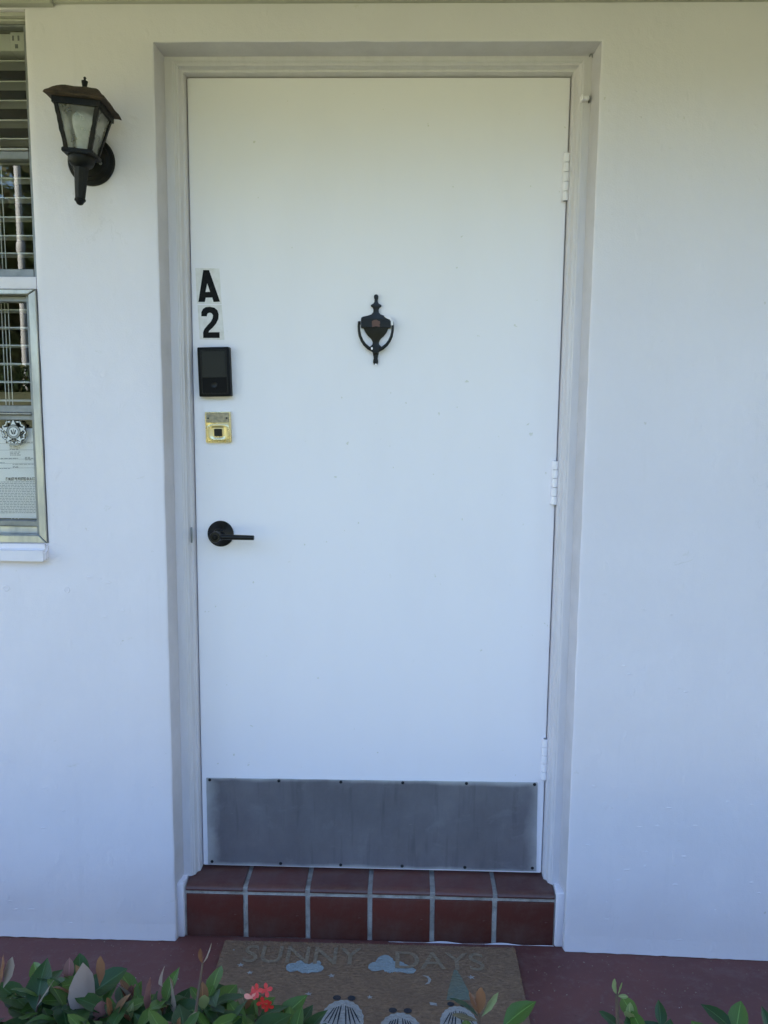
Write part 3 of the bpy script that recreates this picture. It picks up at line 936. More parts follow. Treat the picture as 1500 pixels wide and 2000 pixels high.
# lever handle
def lever():
    o = placed('lever_handle', lathe_me('rose', [(0.0335, 0.0), (0.0335, 0.004), (0.0315, 0.0065), (0.018, 0.013), (0.0155, 0.018), (0.0145, 0.0205)], 40, 'Y'), M_BLACK, (-0.3945, DY, 1.066))
    o['label'] = 'black lever handle on a round rose'
    link('hub', lathe_me('hub', [(0.0125, 0.018), (0.0125, 0.046), (0.0135, 0.047), (0.0135, 0.062), (0.0125, 0.0635), (0.0095, 0.0635), (0.0090, 0.0625), (0.0, 0.0625)], 28, 'Y', False), M_BLACK, o)
    V = tube_me('lever', [(0.0, -0.054, 0.0), (0.03, -0.054, -0.0003), (0.06, -0.053, -0.001), (0.094, -0.051, -0.0016), (0.0955, -0.051, -0.0016)], [0.0068, 0.0068, 0.0064, 0.0060, 0.0050], 16)
    link('lever', V, M_BLACK, o)
    k = link('key_cylinder', lathe_me('key_cylinder', [(0.0070, 0.0615), (0.0070, 0.0640), (0.0062, 0.0646), (0.0, 0.0646)], 20, 'Y', False), M_BLACKSMOOTH, o)
    link('key_slot', plate_me('key_slot', [rrect(0.0016, 0.007, 0.0005, 2)], -0.0652, -0.0640), M_DARKGAP, o)
lever()
# knocker
def knocker():
    s = 0.0001385
    half = [(0, 218), (26, 225), (40, 250), (37, 285), (28, 310), (30, 350), (50, 380), (95, 405), (92, 430), (62, 448), (46, 490), (50, 530), (80, 565), (150, 590), (235, 608), (262, 625), (266, 640), (266, 805), (218, 812), (200, 860), (175, 900), (135, 950), (95, 985), (70, 1020), (56, 1060), (60, 1090), (85, 1115), (108, 1135),
            (100, 1170), (62, 1200), (52, 1250), (42, 1300), (36, 1340), (44, 1375), (45, 1410), (32, 1445), (0, 1462)]
    cz = 840
    lp = [(x * s, (cz - y) * s) for x, y in half] + [(-x * s, (cz - y) * s) for x, y in half[-2:0:-1]]
    o = placed('door_knocker', plate_me('door_knocker', [lp], -0.007, 0.0, 0.0022, 2), M_BLACK, (0.0008, DY, 1.667 - (840 - 218) * s))
    o['label'] = 'black urn shaped door knocker with a hanging ring'
    link('name_band', plate_me('name_band', [rrect(532 * s, 152 * s, 0.002, 3, 0, (cz - 722) * s)], -0.011, -0.006, 0.0015), M_BLACK, o)
    link('copper_patch', plate_me('copper_patch', [[(-70 * s, (cz - 690) * s), (-40 * s, (cz - 672) * s), (10 * s, (cz - 662) * s), (45 * s, (cz - 685) * s), (72 * s, (cz - 690) * s), (74 * s, (cz - 740) * s), (55 * s, (cz - 752) * s), (74 * s, (cz - 765) * s), (70 * s, (cz - 795) * s), (5 * s, (cz - 775) * s), (-68 * s, (cz - 795) * s)]], -0.0118, -0.0105), M_COPPER, o)
    path = []
    cor = [(298, 700), (302, 780), (298, 860), (280, 950), (245, 1030), (195, 1100), (125, 1160), (50, 1192), (0, 1200)]
    pts = [(x * s, -0.013, (cz - y) * s) for x, y in cor] + [(-x * s, -0.013, (cz - y) * s) for x, y in cor[-2::-1]]
    rad = [0.0031, 0.0031, 0.0033, 0.0035, 0.0037, 0.0040, 0.0044, 0.0055, 0.006]
    link('ring', tube_me('ring', pts, rad + rad[-2::-1], 12), M_BLACK, o)
    link('striker', plate_me('striker', [rrect(120 * s, 100 * s, 0.003, 4, 0, (cz - 1195) * s)], -0.0185, -0.006, 0.002), M_BLACK, o)
    for sx in (-1, 1):
        e = link('ring_pivot', lathe_me('ring_pivot', [(0.0042, -0.003), (0.0042, 0.003)], 12), M_BLACK, o)
        e.location = (sx * 292 * s, -0.0125, (cz - 722) * s); e.rotation_euler = (0, R(90), 0)
    # paint blots left on the upper right corner and foot
    link('paint_blot', plate_me('paint_blot', [[(140 * s, (cz - 596) * s), (255 * s, (cz - 602) * s), (272 * s, (cz - 640) * s), (266 * s, (cz - 690) * s), (245 * s, (cz - 660) * s), (200 * s, (cz - 640) * s), (165 * s, (cz - 622) * s)]], -0.0114, -0.004), M_DOOR, o)
    link('paint_blot', plate_me('paint_blot', [rrect(44 * s, 80 * s, 0.0025, 4, 290 * s, (cz - 725) * s)], -0.0175, -0.0125, 0.001), M_DOOR, o)
    link('paint_blot', plate_me('paint_blot', [rrect(46 * s, 34 * s, 0.002, 4, 5 * s, (cz - 1447) * s)], -0.0078, -0.004), M_DOOR, o)
    link('paint_blot', plate_me('paint_blot', [rrect(30 * s, 44 * s, 0.0015, 4, -66 * s, (cz - 1170) * s)], -0.0186, -0.015), M_DOOR, o)
knocker()

# ------------------------------------------------------------------ window
win = thing('window', 'aluminium framed window at the left edge with slatted blind behind glass', 'window', (-1.2, 0.05, WZ0))
def on_win(o): return child_world(o, win)
ZM0, ZM1 = 1.660, 1.690
# white mullion between upper and lower lights
mm = box('transom', WLX + 0.001, WX - 0.001, 0.004, 0.12, ZM0 + 0.001, ZM1, M_WALL, None, 0.003, 2); on_win(mm)
# sill
def sill():
    bm = bmesh.new()
    box_bm(bm, WLX - 0.05, -0.7985, -0.022, 0.10, 1.010, 1.0505)
    fr = [e for e in bm.edges if all(abs(v.co.y + 0.022) < 1e-5 for v in e.verts)]
    bmesh.ops.bevel(bm, geom=[e for e in fr if all(v.co.z > 1.05 for v in e.verts)], offset=0.014, segments=5, affect='EDGES')
    fr = [e for e in bm.edges if all(abs(v.co.x + 0.7985) < 1e-5 for v in e.verts) and any(v.co.y < -0.0 for v in e.verts)]
    bmesh.ops.bevel(bm, geom=fr, offset=0.005, segments=3, affect='EDGES')
    return mesh_bm('sill', bm, angle=40)
on_win(link('sill', sill(), M_WALL))
# upper light: slim grey frame, rails
def rail(nm, x0, x1, y0, y1, z0, z1, mat, b=0.0015): return on_win(box(nm, x0, x1, y0, y1, z0, z1, mat, None, b, 1))
rail('head_moulding', WLX + .001, WX - .0005, 0.010, 0.13, 2.269, 2.2765, M_TRIM)
rail('head_moulding', WLX + .001, WX - .0005, 0.022, 0.13, 2.2635, 2.2685, M_TRIM)
rail('top_rail', WLX + .001, WX - .0005, 0.036, 0.06, 2.258, 2.263, M_ALUDARK)
rail('stile', WX - 0.017, WX - 0.0005, 0.03, 0.058, ZM1 + .0005, 2.2575, M_ALUDARK)
rail('stile', WLX + 0.0005, WLX + 0.03, 0.03, 0.058, ZM1 + .0005, 2.2575, M_ALUDARK)
rail('meeting_rail', WLX + 0.031, WX - 0.0175, 0.026, 0.060, 1.9815, 1.9870, M_ALU)
rail('meeting_rail', WLX + 0.031, WX - 0.0175, 0.030, 0.060, 1.963, 1.9810, M_ALUDARK)
rail('bottom_rail', WLX + 0.031, WX - 0.0175, 0.030, 0.058, ZM1 + .0005, 1.712, M_ALUDARK)
# lower light: mitred aluminium frame close to the wall face
LX0, LX1, LZ0, LZ1 = WLX + 0.002, WX - 0.0005, 1.0525, 1.6595
fw = 0.0185
def mitre(nm, pts):
    o = on_win(link(nm, plate_me(nm, [pts], -0.004, 0.05, 0.0015, 1), M_ALU)); return o
e_ = 0.0007
mitre('frame_side', [(LX1 - fw + e_, LZ0 + fw + e_), (LX1, LZ0 + e_ * 2), (LX1, LZ1 - e_ * 2), (LX1 - fw + e_, LZ1 - fw * .62 - e_)][::1])
mitre('frame_side', [(LX0, LZ0 + e_ * 2), (LX0 + fw, LZ0 + fw + e_), (LX0 + fw, LZ1 - fw * .62 - e_), (LX0, LZ1 - e_ * 2)])
mitre('frame_top', [(LX0 + fw + e_, LZ1 - fw * .62), (LX1 - fw - e_, LZ1 - fw * .62), (LX1 - e_ * 2, LZ1), (LX0 + e_ * 2, LZ1)])
mitre('frame_bottom', [(LX0 + e_ * 2, LZ0), (LX1 - e_ * 2, LZ0), (LX1 - fw - e_, LZ0 + fw), (LX0 + fw + e_, LZ0 + fw)])
on_win(box('frame_backing', LX1 - 0.03, LX1 - 0.0002, 0.012, 0.06, LZ0 + 0.001, LZ1 - 0.001, M_ALUDARK))
rail('sash_top', LX0 + fw, LX1 - 0.0305, 0.022, 0.05, 1.634, 1.647, M_ALUDARK)
rail('meeting_rail', LX0 + fw, LX1 - 0.0305, 0.010, 0.05, 1.3655, 1.3695, M_ALU)
rail('meeting_rail', LX0 + fw, LX1 - 0.0305, 0.018, 0.05, 1.370, 1.388, M_ALUDARK)
rail('meeting_rail', LX0 + fw, LX1 - 0.0305, 0.020, 0.05, 1.352, 1.365, M_ALUDARK)
rail('bottom_rail', LX0 + fw, LX1 - 0.0305, 0.022, 0.05, 1.090, 1.104, M_ALUDARK)
rail('bottom_track', LX0 + fw, LX1 - 0.0305, 0.030, 0.06, 1.071, 1.0895, M_ALU)
def pane(x0, x1, z0, z1, y, tilt):
    bm = bmesh.new(); h = (z1 - z0) / 2
    box_bm(bm, x0, x1, -0.002, 0.002, -h, h)
    o = link('glass_pane', mesh_bm('glass_pane', bm), M_GLASS)
    o.location = (0, y, (z0 + z1) / 2); o.rotation_euler = (R(tilt), 0, 0)
    return on_win(o)
TILT = 0.0
pane(WLX + 0.02, WX - 0.006, 1.972, 2.26, 0.046, TILT)
pane(WLX + 0.02, WX - 0.006, 1.70, 1.978, 0.046, TILT)
pane(LX0 + 0.01, LX1 - 0.012, 1.375, 1.642, 0.036, TILT)
pane(LX0 + 0.01, LX1 - 0.012, 1.095, 1.372, 0.036, TILT)

# blind
blind = thing('window_blind', 'white horizontal slat blind hanging behind the window glass', 'blind', (-1.2, 0.09, 2.2))
def on_bl(o): return child_world(o, blind)
on_bl(box('headrail', WLX + 0.03, -0.8645, 0.066, 0.115, 2.217, 2.256, M_HEADRAIL, None, 0.003))
br = on_bl(box('bracket', -0.864, -0.812, 0.062, 0.118, 2.215, 2.2575, M_HEADRAIL, None, 0.002))
for (x0, x1, z0, z1) in ((-0.859, -0.855, 2.238, 2.249), (-0.846, -0.842, 2.238, 2.249), (-0.853, -0.846, 2.221, 2.230)):
    child_world(box('slot', x0, x1, 0.0612, 0.0625, z0, z1, M_ALUDARK), br)
def slat_mesh():
    V, F = [], []
    x0, x1 = WLX + 0.035, -0.816
    sec = [(-0.025, -0.0012), (-0.012, 0.0008), (0, 0.0014), (0.012, 0.0008), (0.025, -0.0012)]
    th = 0.0028
    top = [(y, z + th / 2) for y, z in sec]; bot = [(y, z - th / 2) for y, z in sec[::-1]]
    ring = top + bot; n = len(ring)
    for x in (x0, x1):
        for y, z in ring: V.append((x, y, z))
    for k in range(n): F.append((k, (k + 1) % n, n + (k + 1) % n, n + k))
    F.append(tuple(range(n))[::-1]); F.append(tuple(range(n, 2 * n)))
    bm = bmesh.new(); me0 = mesh_py('t', V, F); bm.from_mesh(me0); bpy.data.meshes.remove(me0)
    return mesh_bm('slat', bm, angle=40)
sm = slat_mesh()
z = 2.1995; k = 0
while z > 1.08:
    o = link('slat', sm, M_SLAT)
    o.location = (random.uniform(-.001, .001), 0.098, z)
    o.rotation_euler = (R(random.uniform(-1.2, 1.2)), R(random.uniform(-.12, .12)), 0)
    on_bl(o)
    z -= 0.0443
for (x, y) in ((-0.906, 0.0715), (-0.9155, 0.073), (-0.923, 0.0715), (-1.45, 0.0715)):
    on_bl(link('cord', tube_me('cord', [(x, y, 2.215), (x + .0008, y, 1.7), (x, y, 1.1)], 0.0011, 6), M_CORD))

# notice taped behind the lower pane
notice = thing('paper_notice', 'white printed form taped behind the lower window pane', 'paper', (-0.94, 0.047, 1.2))
def paper():
    V, F = [], []
    x0, x1, z0, z1 = -1.04, -0.8275, 1.106, 1.332
    nx, nz = 16, 16
    for j in range(nz + 1):
        for i in range(nx + 1):
            u, v = i / nx, j / nz
            x, zz = x0 + (x1 - x0) * u, z0 + (z1 - z0) * v
            y = 0.0455 + 0.0012 * math.cos(u * 18) * 0.4 + 0.0012 * abs(math.sin(math.pi * 3 * u)) + (v - 0.5) * -0.006
            V.append((x, y, zz))
    for j in range(nz):
        for i in range(nx):
            a = j * (nx + 1) + i
            F.append((a, a + 1, a + nx + 2, a + nx + 1))
    return mesh_py('sheet', V, F, True)
PY = lambda zz: 0.0455 + ((zz - 1.106) / 0.226 - 0.5) * -0.006 - 0.0006
child_world(link('sheet', paper(), M_PAPER), notice)
def print_block():
    V, F = [], []
    rng = random.Random(3)
    def bar(x0, x1, zc, h):
        y = PY(zc)
        i = len(V); sl = 0.02
        V.extend([(x0, y, zc - h / 2 + (x0 + .93) * sl), (x1, y, zc - h / 2 + (x1 + .93) * sl), (x1, y, zc + h / 2 + (x1 + .93) * sl), (x0, y, zc + h / 2 + (x0 + .93) * sl)]); F.append((i, i + 1, i + 2, i + 3))
    def words(x0, x1, zc, h):
        x = x0
        while x < x1:
            w = rng.uniform(0.003, 0.010); bar(x, min(x + w, x1), zc, h); x += w + 0.0016
    words(-0.91, -0.84, 1.296, .002)
    bar(-1.03, -0.83, 1.293, .0006)
    for i, zc in enumerate([1.289, 1.2855, 1.282, 1.2785, 1.272, 1.268, 1.2645]): words(-0.905, -0.882 + rng.uniform(-.004, .006), zc, .0018)
    for zc in (1.2772, 1.2545, 1.244, 1.2325): bar(-1.03, -0.832, zc, .0007)
    words(-0.868, -0.855, 1.2585, .0018); words(-0.868, -0.836, 1.256, .0018); words(-0.868, -0.852, 1.2525, .0018)
    words(-0.93, -0.885, 1.2565, .002); words(-0.90, -0.836, 1.2415, .0015)
    words(-0.90, -0.885, 1.2365, .0015); words(-0.90, -0.885, 1.2335, .0015); words(-0.94, -0.905, 1.2315, .0015); words(-0.94, -0.92, 1.246, .0015)
    zc = 1.1975
    while zc > 1.118:
        words(-1.03, -0.834 - rng.uniform(0, .006), zc, .0017); zc -= 0.0041
    return mesh_py('small_print', V, F)
child_world(link('small_print', print_block(), M_INKLIGHT), notice)
tm = text_me('heading', 'IT MUST BE POSTED IN A CONSP', 0.0104, 0, 'RIGHT', 0.0004)
th = link('heading', tm, M_INK); th.location = (-0.8335, PY(1.2065) - 0.0008, 1.2065); th.rotation_euler = (R(90), R(-1.2), 0); th.scale = (0.56, 1, 1); child_world(th, notice)

# star badge on the glass
badge = thing('star_badge', 'silver star emblem with laurel wreath stuck on the window glass', 'badge', (-0.88, 0.032, 1.324))
def on_b(o): return child_world(o, badge)
BC = Vector((-0.8825, 0.0235, 1.3235))
def bplate(nm, loops, y0, y1, mat):
    o = link(nm, plate_me(nm, loops, y0, y1), mat); o.location = BC; return on_b(o)
star = []
for k in range(10):
    a = R(90 + 36 * k); r_ = 0.030 if k % 2 == 0 else 0.0145
    star.append((r_ * math.cos(a), r_ * math.sin(a)))
star_o = [(x * 1.17, z * 1.17) for x, z in star]
circ = lambda r_, n=28: [(r_ * math.cos(2 * math.pi * k / n), r_ * math.sin(2 * math.pi * k / n)) for k in range(n)]
bplate('dark_outline', [star_o], -0.0006, 0.0006, M_BADGEDARK)
bplate('star', [star], -0.0012, -0.0004, M_BADGE)
bplate('dark_ring', [circ(0.0178), circ(0.0162)], -0.0016, -0.0009, M_BADGEDARK)
bplate('ring', [circ(0.0162), circ(0.0112)], -0.0017, -0.0009, M_BADGEGREY)
bplate('disc', [circ(0.0110)], -0.0018, -0.0009, M_BADGE)
bplate('dark_ring', [circ(0.0116), circ(0.0109)], -0.0019, -0.0009, M_BADGEDARK)
for sx in (-1, 1):
    bplate('emblem_wing', [[(sx * x, z_) for x, z_ in ((0.0012, -0.006), (0.0038, -0.0055), (0.0068, 0.004), (0.0045, 0.005), (0.003, 0.0005))]], -0.0024, -0.0017, M_BADGEDARK)
bplate('emblem_flame', [[(-0.0010, 0.0), (0.0010, 0.0), (0.0014, 0.005), (0.0, 0.0085), (-0.0012, 0.005)]], -0.0024, -0.0017, M_BADGEGREY)
bplate('emblem_shield', [[(-0.0014, -0.0065), (0.0014, -0.0065), (0.0016, -0.001), (-0.0016, -0.001)]], -0.0024, -0.0017, M_BADGEGREY)
for k in range(22):            # wreath leaves, rising on both sides
    side = 1 if k < 11 else -1; q = k % 11
    a = R(-78 + q * 14.5)
    c = Vector((math.cos(a), math.sin(a))) * (0.0262 + 0.0022 * (q % 2))
    if side < 0: c.x = -c.x
    d = Vector((-math.sin(a), math.cos(a)))
    if side < 0: d.x = -d.x
    d = (d + (0.55 if q % 2 else -0.45) * c.normalized()).normalized(); p = Vector((-d.y, d.x))
    lf = [c - d * 0.0052, c - d * 0.001 + p * 0.0019, c + d * 0.0052, c - d * 0.001 - p * 0.0019]
    bplate('wreath_leaf_edge', [[tuple(c + (w - c) * 1.7) for w in lf]], -0.0001, 0.0006, M_BADGEDARK)
    bplate('wreath_leaf', [[tuple(w) for w in lf]], -0.0008, -0.0002, M_BADGE)
bplate('ribbon', [[(-0.010, -0.0285), (0.010, -0.0285), (0.013, -0.032), (0.0, -0.0345), (-0.013, -0.032)]], -0.0011, 0.0, M_BADGEGREY)

# ------------------------------------------------------------------ lantern
lan = thing('wall_lantern', 'black carriage wall lantern leaning on its round backplate', 'lantern', (-0.656, 0, 1.948))
bp = link('backplate', lathe_me('backplate', [(0.0545, 0.0), (0.0545, 0.006), (0.0525, 0.009), (0.046, 0.010), (0.044, 0.0145), (0.0385, 0.016), (0.0365, 0.0205), (0.024, 0.0225), (0.016, 0.026), (0.012, 0.027)], 48, 'Y'), M_LANTERN, lan)
for a in (200, 340):
    s_ = link('screw', lathe_me('screw', [(0.0035, 0), (0.0035, 0.003), (0.002, 0.004)], 10, 'Y'), M_ALUDARK, bp)
    s_.location = (0.030 * math.cos(R(a)), -0.021, 0.030 * math.sin(R(a)))
# local lantern axis: lz is height along the tilted axis
LOX, LOY = 0.0155, -0.098
LT = Matrix.Translation(Vector((LOX, LOY, -0.026))) @ Matrix.Rotation(R(4.6), 4, 'Y') @ Matrix.Rotation(R(4.0), 4, 'Z') @ Matrix.Scale(0.925, 4)
def lpart(nm, me, mat, parent=None):
    o = link(nm, me, mat, lan if parent is None else parent)
    if parent is None: o.matrix_local = LT
    return o
def frustum(w0, z0, w1, z1, ins0=0, ins1=0):
    return [(-w0, -w0, z0), (w0, -w0, z0), (w0, w0, z0), (-w0, w0, z0), (-w1, -w1, z1), (w1, -w1, z1), (w1, w1, z1), (-w1, w1, z1)]
GB, GT, ZB, ZT = 0.030, 0.0515, 0.016, 0.116     # half widths and heights of the glazed body
def post_me(sx, sy):
    t = 0.0048
    V = []
    for (w, zz) in ((GB, ZB), (GT, ZT)):
        cx, cy = sx * (w - t * .6), sy * (w - t * .6)
        V += [(cx - t, cy - t, zz), (cx + t, cy - t, zz), (cx + t, cy + t, zz), (cx - t, cy + t, zz)]
    F = [(0, 3, 2, 1), (4, 5, 6, 7)] + [(k, (k + 1) % 4, 4 + (k + 1) % 4, 4 + k) for k in range(4)]
    bm = bmesh.new(); me0 = mesh_py('t', V, F); bm.from_mesh(me0); bpy.data.meshes.remove(me0)
    bmesh.ops.subdivide_edges(bm, edges=[e for e in bm.edges if abs(e.verts[0].co.z - e.verts[1].co.z) > 0.05], cuts=10)
    for v in bm.verts:
        v.co += Vector((noise.noise(v.co * 90), noise.noise(v.co * 90 + Vector((5, 0, 0))), 0)) * 0.0014
    bmesh.ops.bevel(bm, geom=[e for e in bm.edges if len(e.link_faces) == 2 and e.calc_face_angle(0) > R(50)], offset=0.0008, segments=1, affect='EDGES')
    return mesh_bm('corner_post', bm, angle=40)
for sx in (-1, 1):
    for sy in (-1, 1): lpart('corner_post', post_me(sx, sy), M_LANTERN)
def lbox(nm, w, z0, z1, mat, bev=0.002):
    bm = bmesh.new(); box_bm(bm, -w, w, -w, w, z0, z1)
    bmesh.ops.bevel(bm, geom=list(bm.edges), offset=bev, segments=2, affect='EDGES')
    return lpart(nm, mesh_bm(nm, bm, angle=40), mat)
lbox('base_plate', GB + 0.006, 0.006, 0.0165, M_LANTERN)
def band(nm, w, t, z0, z1, mat):
    bm = bmesh.new()
    for (a, b_, c, d) in ((-w, w, -w, -w + t), (-w, w, w - t, w), (-w, -w + t, -w + t + .0002, w - t - .0002), (w - t, w, -w + t + .0002, w - t - .0002)):
        box_bm(bm, a, b_, c, d, z0, z1)
    return lpart(nm, mesh_bm(nm, bm), mat)
band('top_band', GT + 0.003, 0.008, ZT - 0.010, ZT + 0.006, M_LANTERN)
for k in range(4):
    V = []
    a = Matrix.Rotation(R(90 * k), 3, 'Z')
    i_ = 0.0042
    for (w, zz) in ((GB, ZB), (GT, ZT - 0.008)):
        V += [a @ Vector((-w + i_, -w + 0.003, zz)), a @ Vector((w - i_, -w + 0.003, zz))]
    bm = bmesh.new(); me0 = mesh_py('t', V, [(0, 1, 3, 2)]); bm.from_mesh(me0); bpy.data.meshes.remove(me0)
    lpart('glass_pane', mesh_bm('glass_pane', bm), M_LGLASS)
def roof_me():
    # flared square roof, lumpy with age
    rings = [(0.054, ZT + 0.004), (0.0665, ZT + 0.0045), (0.0690, ZT + 0.0075), (0.0665, ZT + 0.0105), (0.0605, ZT + 0.0150), (0.0535, ZT + 0.0225), (0.047, ZT + 0.0295), (0.040, ZT + 0.0335), (0.027, ZT + 0.0365), (0.012, ZT + 0.0380), (0.004, ZT + 0.0385)]
    m_ = 8
    V, F = [], []
    for (w, zz) in rings:
        for s in range(4):
            for k in range(m_):
                u = -1 + 2 * k / m_
                p = Vector((u * w, -w, zz))
                p = Matrix.Rotation(R(90 * s), 3, 'Z') @ p
                if zz > ZT + 0.010:
                    p.z += 0.0022 * noise.noise(p * 70) + 0.0012 * noise.noise(p * 190)
                elif zz > ZT + 0.005: p.z += 0.0012 * noise.noise(p * 60) - 0.003 * (abs(u) ** 3)
                V.append(p)
    n = 4 * m_
    for i in range(len(rings) - 1):
        for k in range(n):
            a, b_ = i * n + k, i * n + (k + 1) % n
            F.append((a, b_, b_ + n, a + n))
    F.append(tuple(range(n))[::-1]); F.append(tuple((len(rings) - 1) * n + k for k in range(n)))
    bm = bmesh.new(); me0 = mesh_py('t', V, F); bm.from_mesh(me0); bpy.data.meshes.remove(me0)
    return mesh_bm('roof', bm, angle=50)
rf = lpart('roof', roof_me(), M_LROOF)
rf['label'] = 'brown weathered lantern roof'
lpart('finial', lathe_me('finial', [(0.006, ZT + 0.037), (0.006, ZT + 0.040), (0.0045, ZT + 0.042), (0.0050, ZT + 0.046), (0.0072, ZT + 0.0575), (0.0074, ZT + 0.0605), (0.0035, ZT + 0.062), (0.0022, ZT + 0.0645), (0.0036, ZT + 0.0675), (0.0018, ZT + 0.070)], 16), M_LANTERN)
lpart('bulb', lathe_me('bulb', [(0.012, 0.017), (0.0125, 0.034), (0.0135, 0.048), (0.019, 0.064), (0.0245, 0.078), (0.0255, 0.088), (0.023, 0.098), (0.016, 0.105), (0.004, 0.109)], 24), M_BULB)
lpart('cup', lathe_me('cup', [(0.0305, 0.0065), (0.0310, 0.003), (0.0300, -0.004), (0.0275, -0.010), (0.0245, -0.0145), (0.0185, -0.0175), (0.0165, -0.0200)], 28), M_LANTERN)
lpart('stem', lathe_me('stem', [(0.0178, -0.018), (0.0178, -0.026), (0.0165, -0.030), (0.0120, -0.088), (0.0135, -0.090), (0.0138, -0.093), (0.0105, -0.0955), (0.0075, -0.101), (0.003, -0.1035)], 8), M_LANTERN)
arm = tube_me('arm', [(0, -0.020, 0), (0.003, -0.045, -0.006), (0.009, -0.072, -0.022), (LOX, LOY, -0.050)], [0.0105, 0.0095, 0.0095, 0.010], 14)
link('arm', arm, M_LANTERN, lan)

# ------------------------------------------------------------------ doormat
MX0, MX1, MY0, MY1, MZ = -0.376, 0.377, -0.475, -0.006, 0.011
mat_o = thing('doormat', 'brown coir doormat with faded clouds and shells below the step', 'doormat', (0, -0.24, 0))
def mat_base():
    bm = bmesh.new(); box_bm(bm, MX0, MX1, MY0, MY1, 0.001, MZ)
    bmesh.ops.bevel(bm, geom=list(bm.edges), offset=0.002, segments=2, affect='EDGES')
    return mesh_bm('pad', bm)
child_world(link('pad', mat_base(), M_COIR), mat_o)
def fibres():
    rng = random.Random(5)
    V, F = [], []
    for i in range(32000):
        x, y = rng.uniform(MX0, MX1), rng.uniform(max(MY0, -0.40), MY1)
        a = rng.uniform(0, 6.28); l = rng.uniform(0.003, 0.008); h = rng.uniform(0.0002, 0.0030)
        w = 0.0005
        dx, dy = math.cos(a), math.sin(a)
        k = len(V)
        V += [(x - dy * w, y + dx * w, MZ - .0003), (x + dy * w, y - dx * w, MZ - .0003), (x + dx * l, y + dy * l, MZ + h)]
        F.append((k, k + 1, k + 2))
    o = link('coir_fibres', mesh_py('coir_fibres', V, F), M_COIR)
    o['kind'] = 'stuff'
    child_world(o, mat_o)
fibres()
def flat_print(nm, loops, mat, z):
    me = plate_me(nm, loops, 0, -0.0004)      # built in x,z then laid down
    o = link(nm, me, mat); o.rotation_euler = (R(-90), 0, 0); o.location = (0, 0, z)
    return o
def lay(nm, pts, mat, lift=0.0012):
    bm = bmesh.new()
    vs2 = [bm.verts.new((x, y, MZ + lift)) for x, y in pts]
    es = [bm.edges.new((vs2[i], vs2[(i + 1) % len(vs2)])) for i in range(len(vs2))]
    bmesh.ops.triangle_fill(bm, use_beauty=True, edges=es)
    for f in bm.faces:
        f.normal_update()
        if f.normal.z < 0: f.normal_flip()
    me = bpy.data.meshes.new(nm); bm.to_mesh(me); bm.free()
    return child_world(link(nm, me, mat), mat_o)
def cloud(cx, cy, lobes, base):
    """outline of a union of discs cut flat below by sampling rays."""
    pts = []
    for k in range(56):
        a = 2 * math.pi * k / 56
        best = 0
        d = Vector((math.cos(a), math.sin(a)))
        for (lx, ly, lr) in lobes:
            c = Vector((lx, ly)); b_ = d.dot(c); q = b_ * b_ - c.length_squared + lr * lr
            if q > 0: best = max(best, b_ + math.sqrt(q))
        best += 0.0030 * noise.noise(Vector((a * 9, cx * 30, 0))) + 0.0016 * noise.noise(Vector((a * 25, cx * 30, 4)))
        pts.append((cx + d.x * best, cy + d.y * best))
    return pts
lay('printed_cloud', cloud(-0.157, -0.104, [(0, 0, .017), (-.030, .001, .016), (.032, .001, .015), (-.012, .014, .012), (.030, .018, .010), (.012, -.004, .014)], 0), M_PBLUE)
lay('printed_cloud', cloud(0.055, -0.092, [(0, 0, .020), (-.036, .0, .017), (.040, -.006, .016), (-.012, .020, .022), (.020, .002, .020), (.055, -.010, .010)], 0), M_PBLUE)
def letters(s, cx, cy, size, spread=1.0):
    x = cx
    me = text_me('printed_words', s, size, 0, 'LEFT', 0.0006)
    o = link('printed_words', me, M_COIRINK)
    o.location = (x, cy, MZ + 0.0024); o.scale = (spread, 1, 1)
    return child_world(o, mat_o)
letters('SUNNY', -0.318, -0.062, 0.088, 1.02)
letters('DAYS', 0.062, -0.070, 0.088, 1.06)
def mstar(cx, cy, r_):
    pts = []
    for k in range(10):
        a = R(90 + 36 * k + 10); q = r_ if k % 2 == 0 else r_ * .42
        pts.append((cx + q * math.cos(a), cy + q * .8 * math.sin(a)))
    lay('printed_star', pts, M_PWHITE)
for (x, y, r_) in ((-0.316, -0.099, .010), (-0.288, -0.125, .009), (-0.087, -0.128, .010), (0.255, -0.120, .010), (0.01, -0.195, .008), (-0.135, -0.19, .009), (-0.03, -0.033, .006), (-0.345, -0.045, .004)):
    mstar(x, y, r_)
lay('printed_moon', [(0.135, -0.118), (0.150, -0.120), (0.157, -0.132), (0.152, -0.145), (0.140, -0.149), (0.148, -0.140), (0.149, -0.130), (0.145, -0.123)], M_PWHITE)
lay('printed_tree', [(0.214, -0.095), (0.222, -0.098), (0.232, -0.125), (0.244, -0.165), (0.248, -0.195), (0.190, -0.198), (0.196, -0.165), (0.206, -0.125)], M_PTEAL)
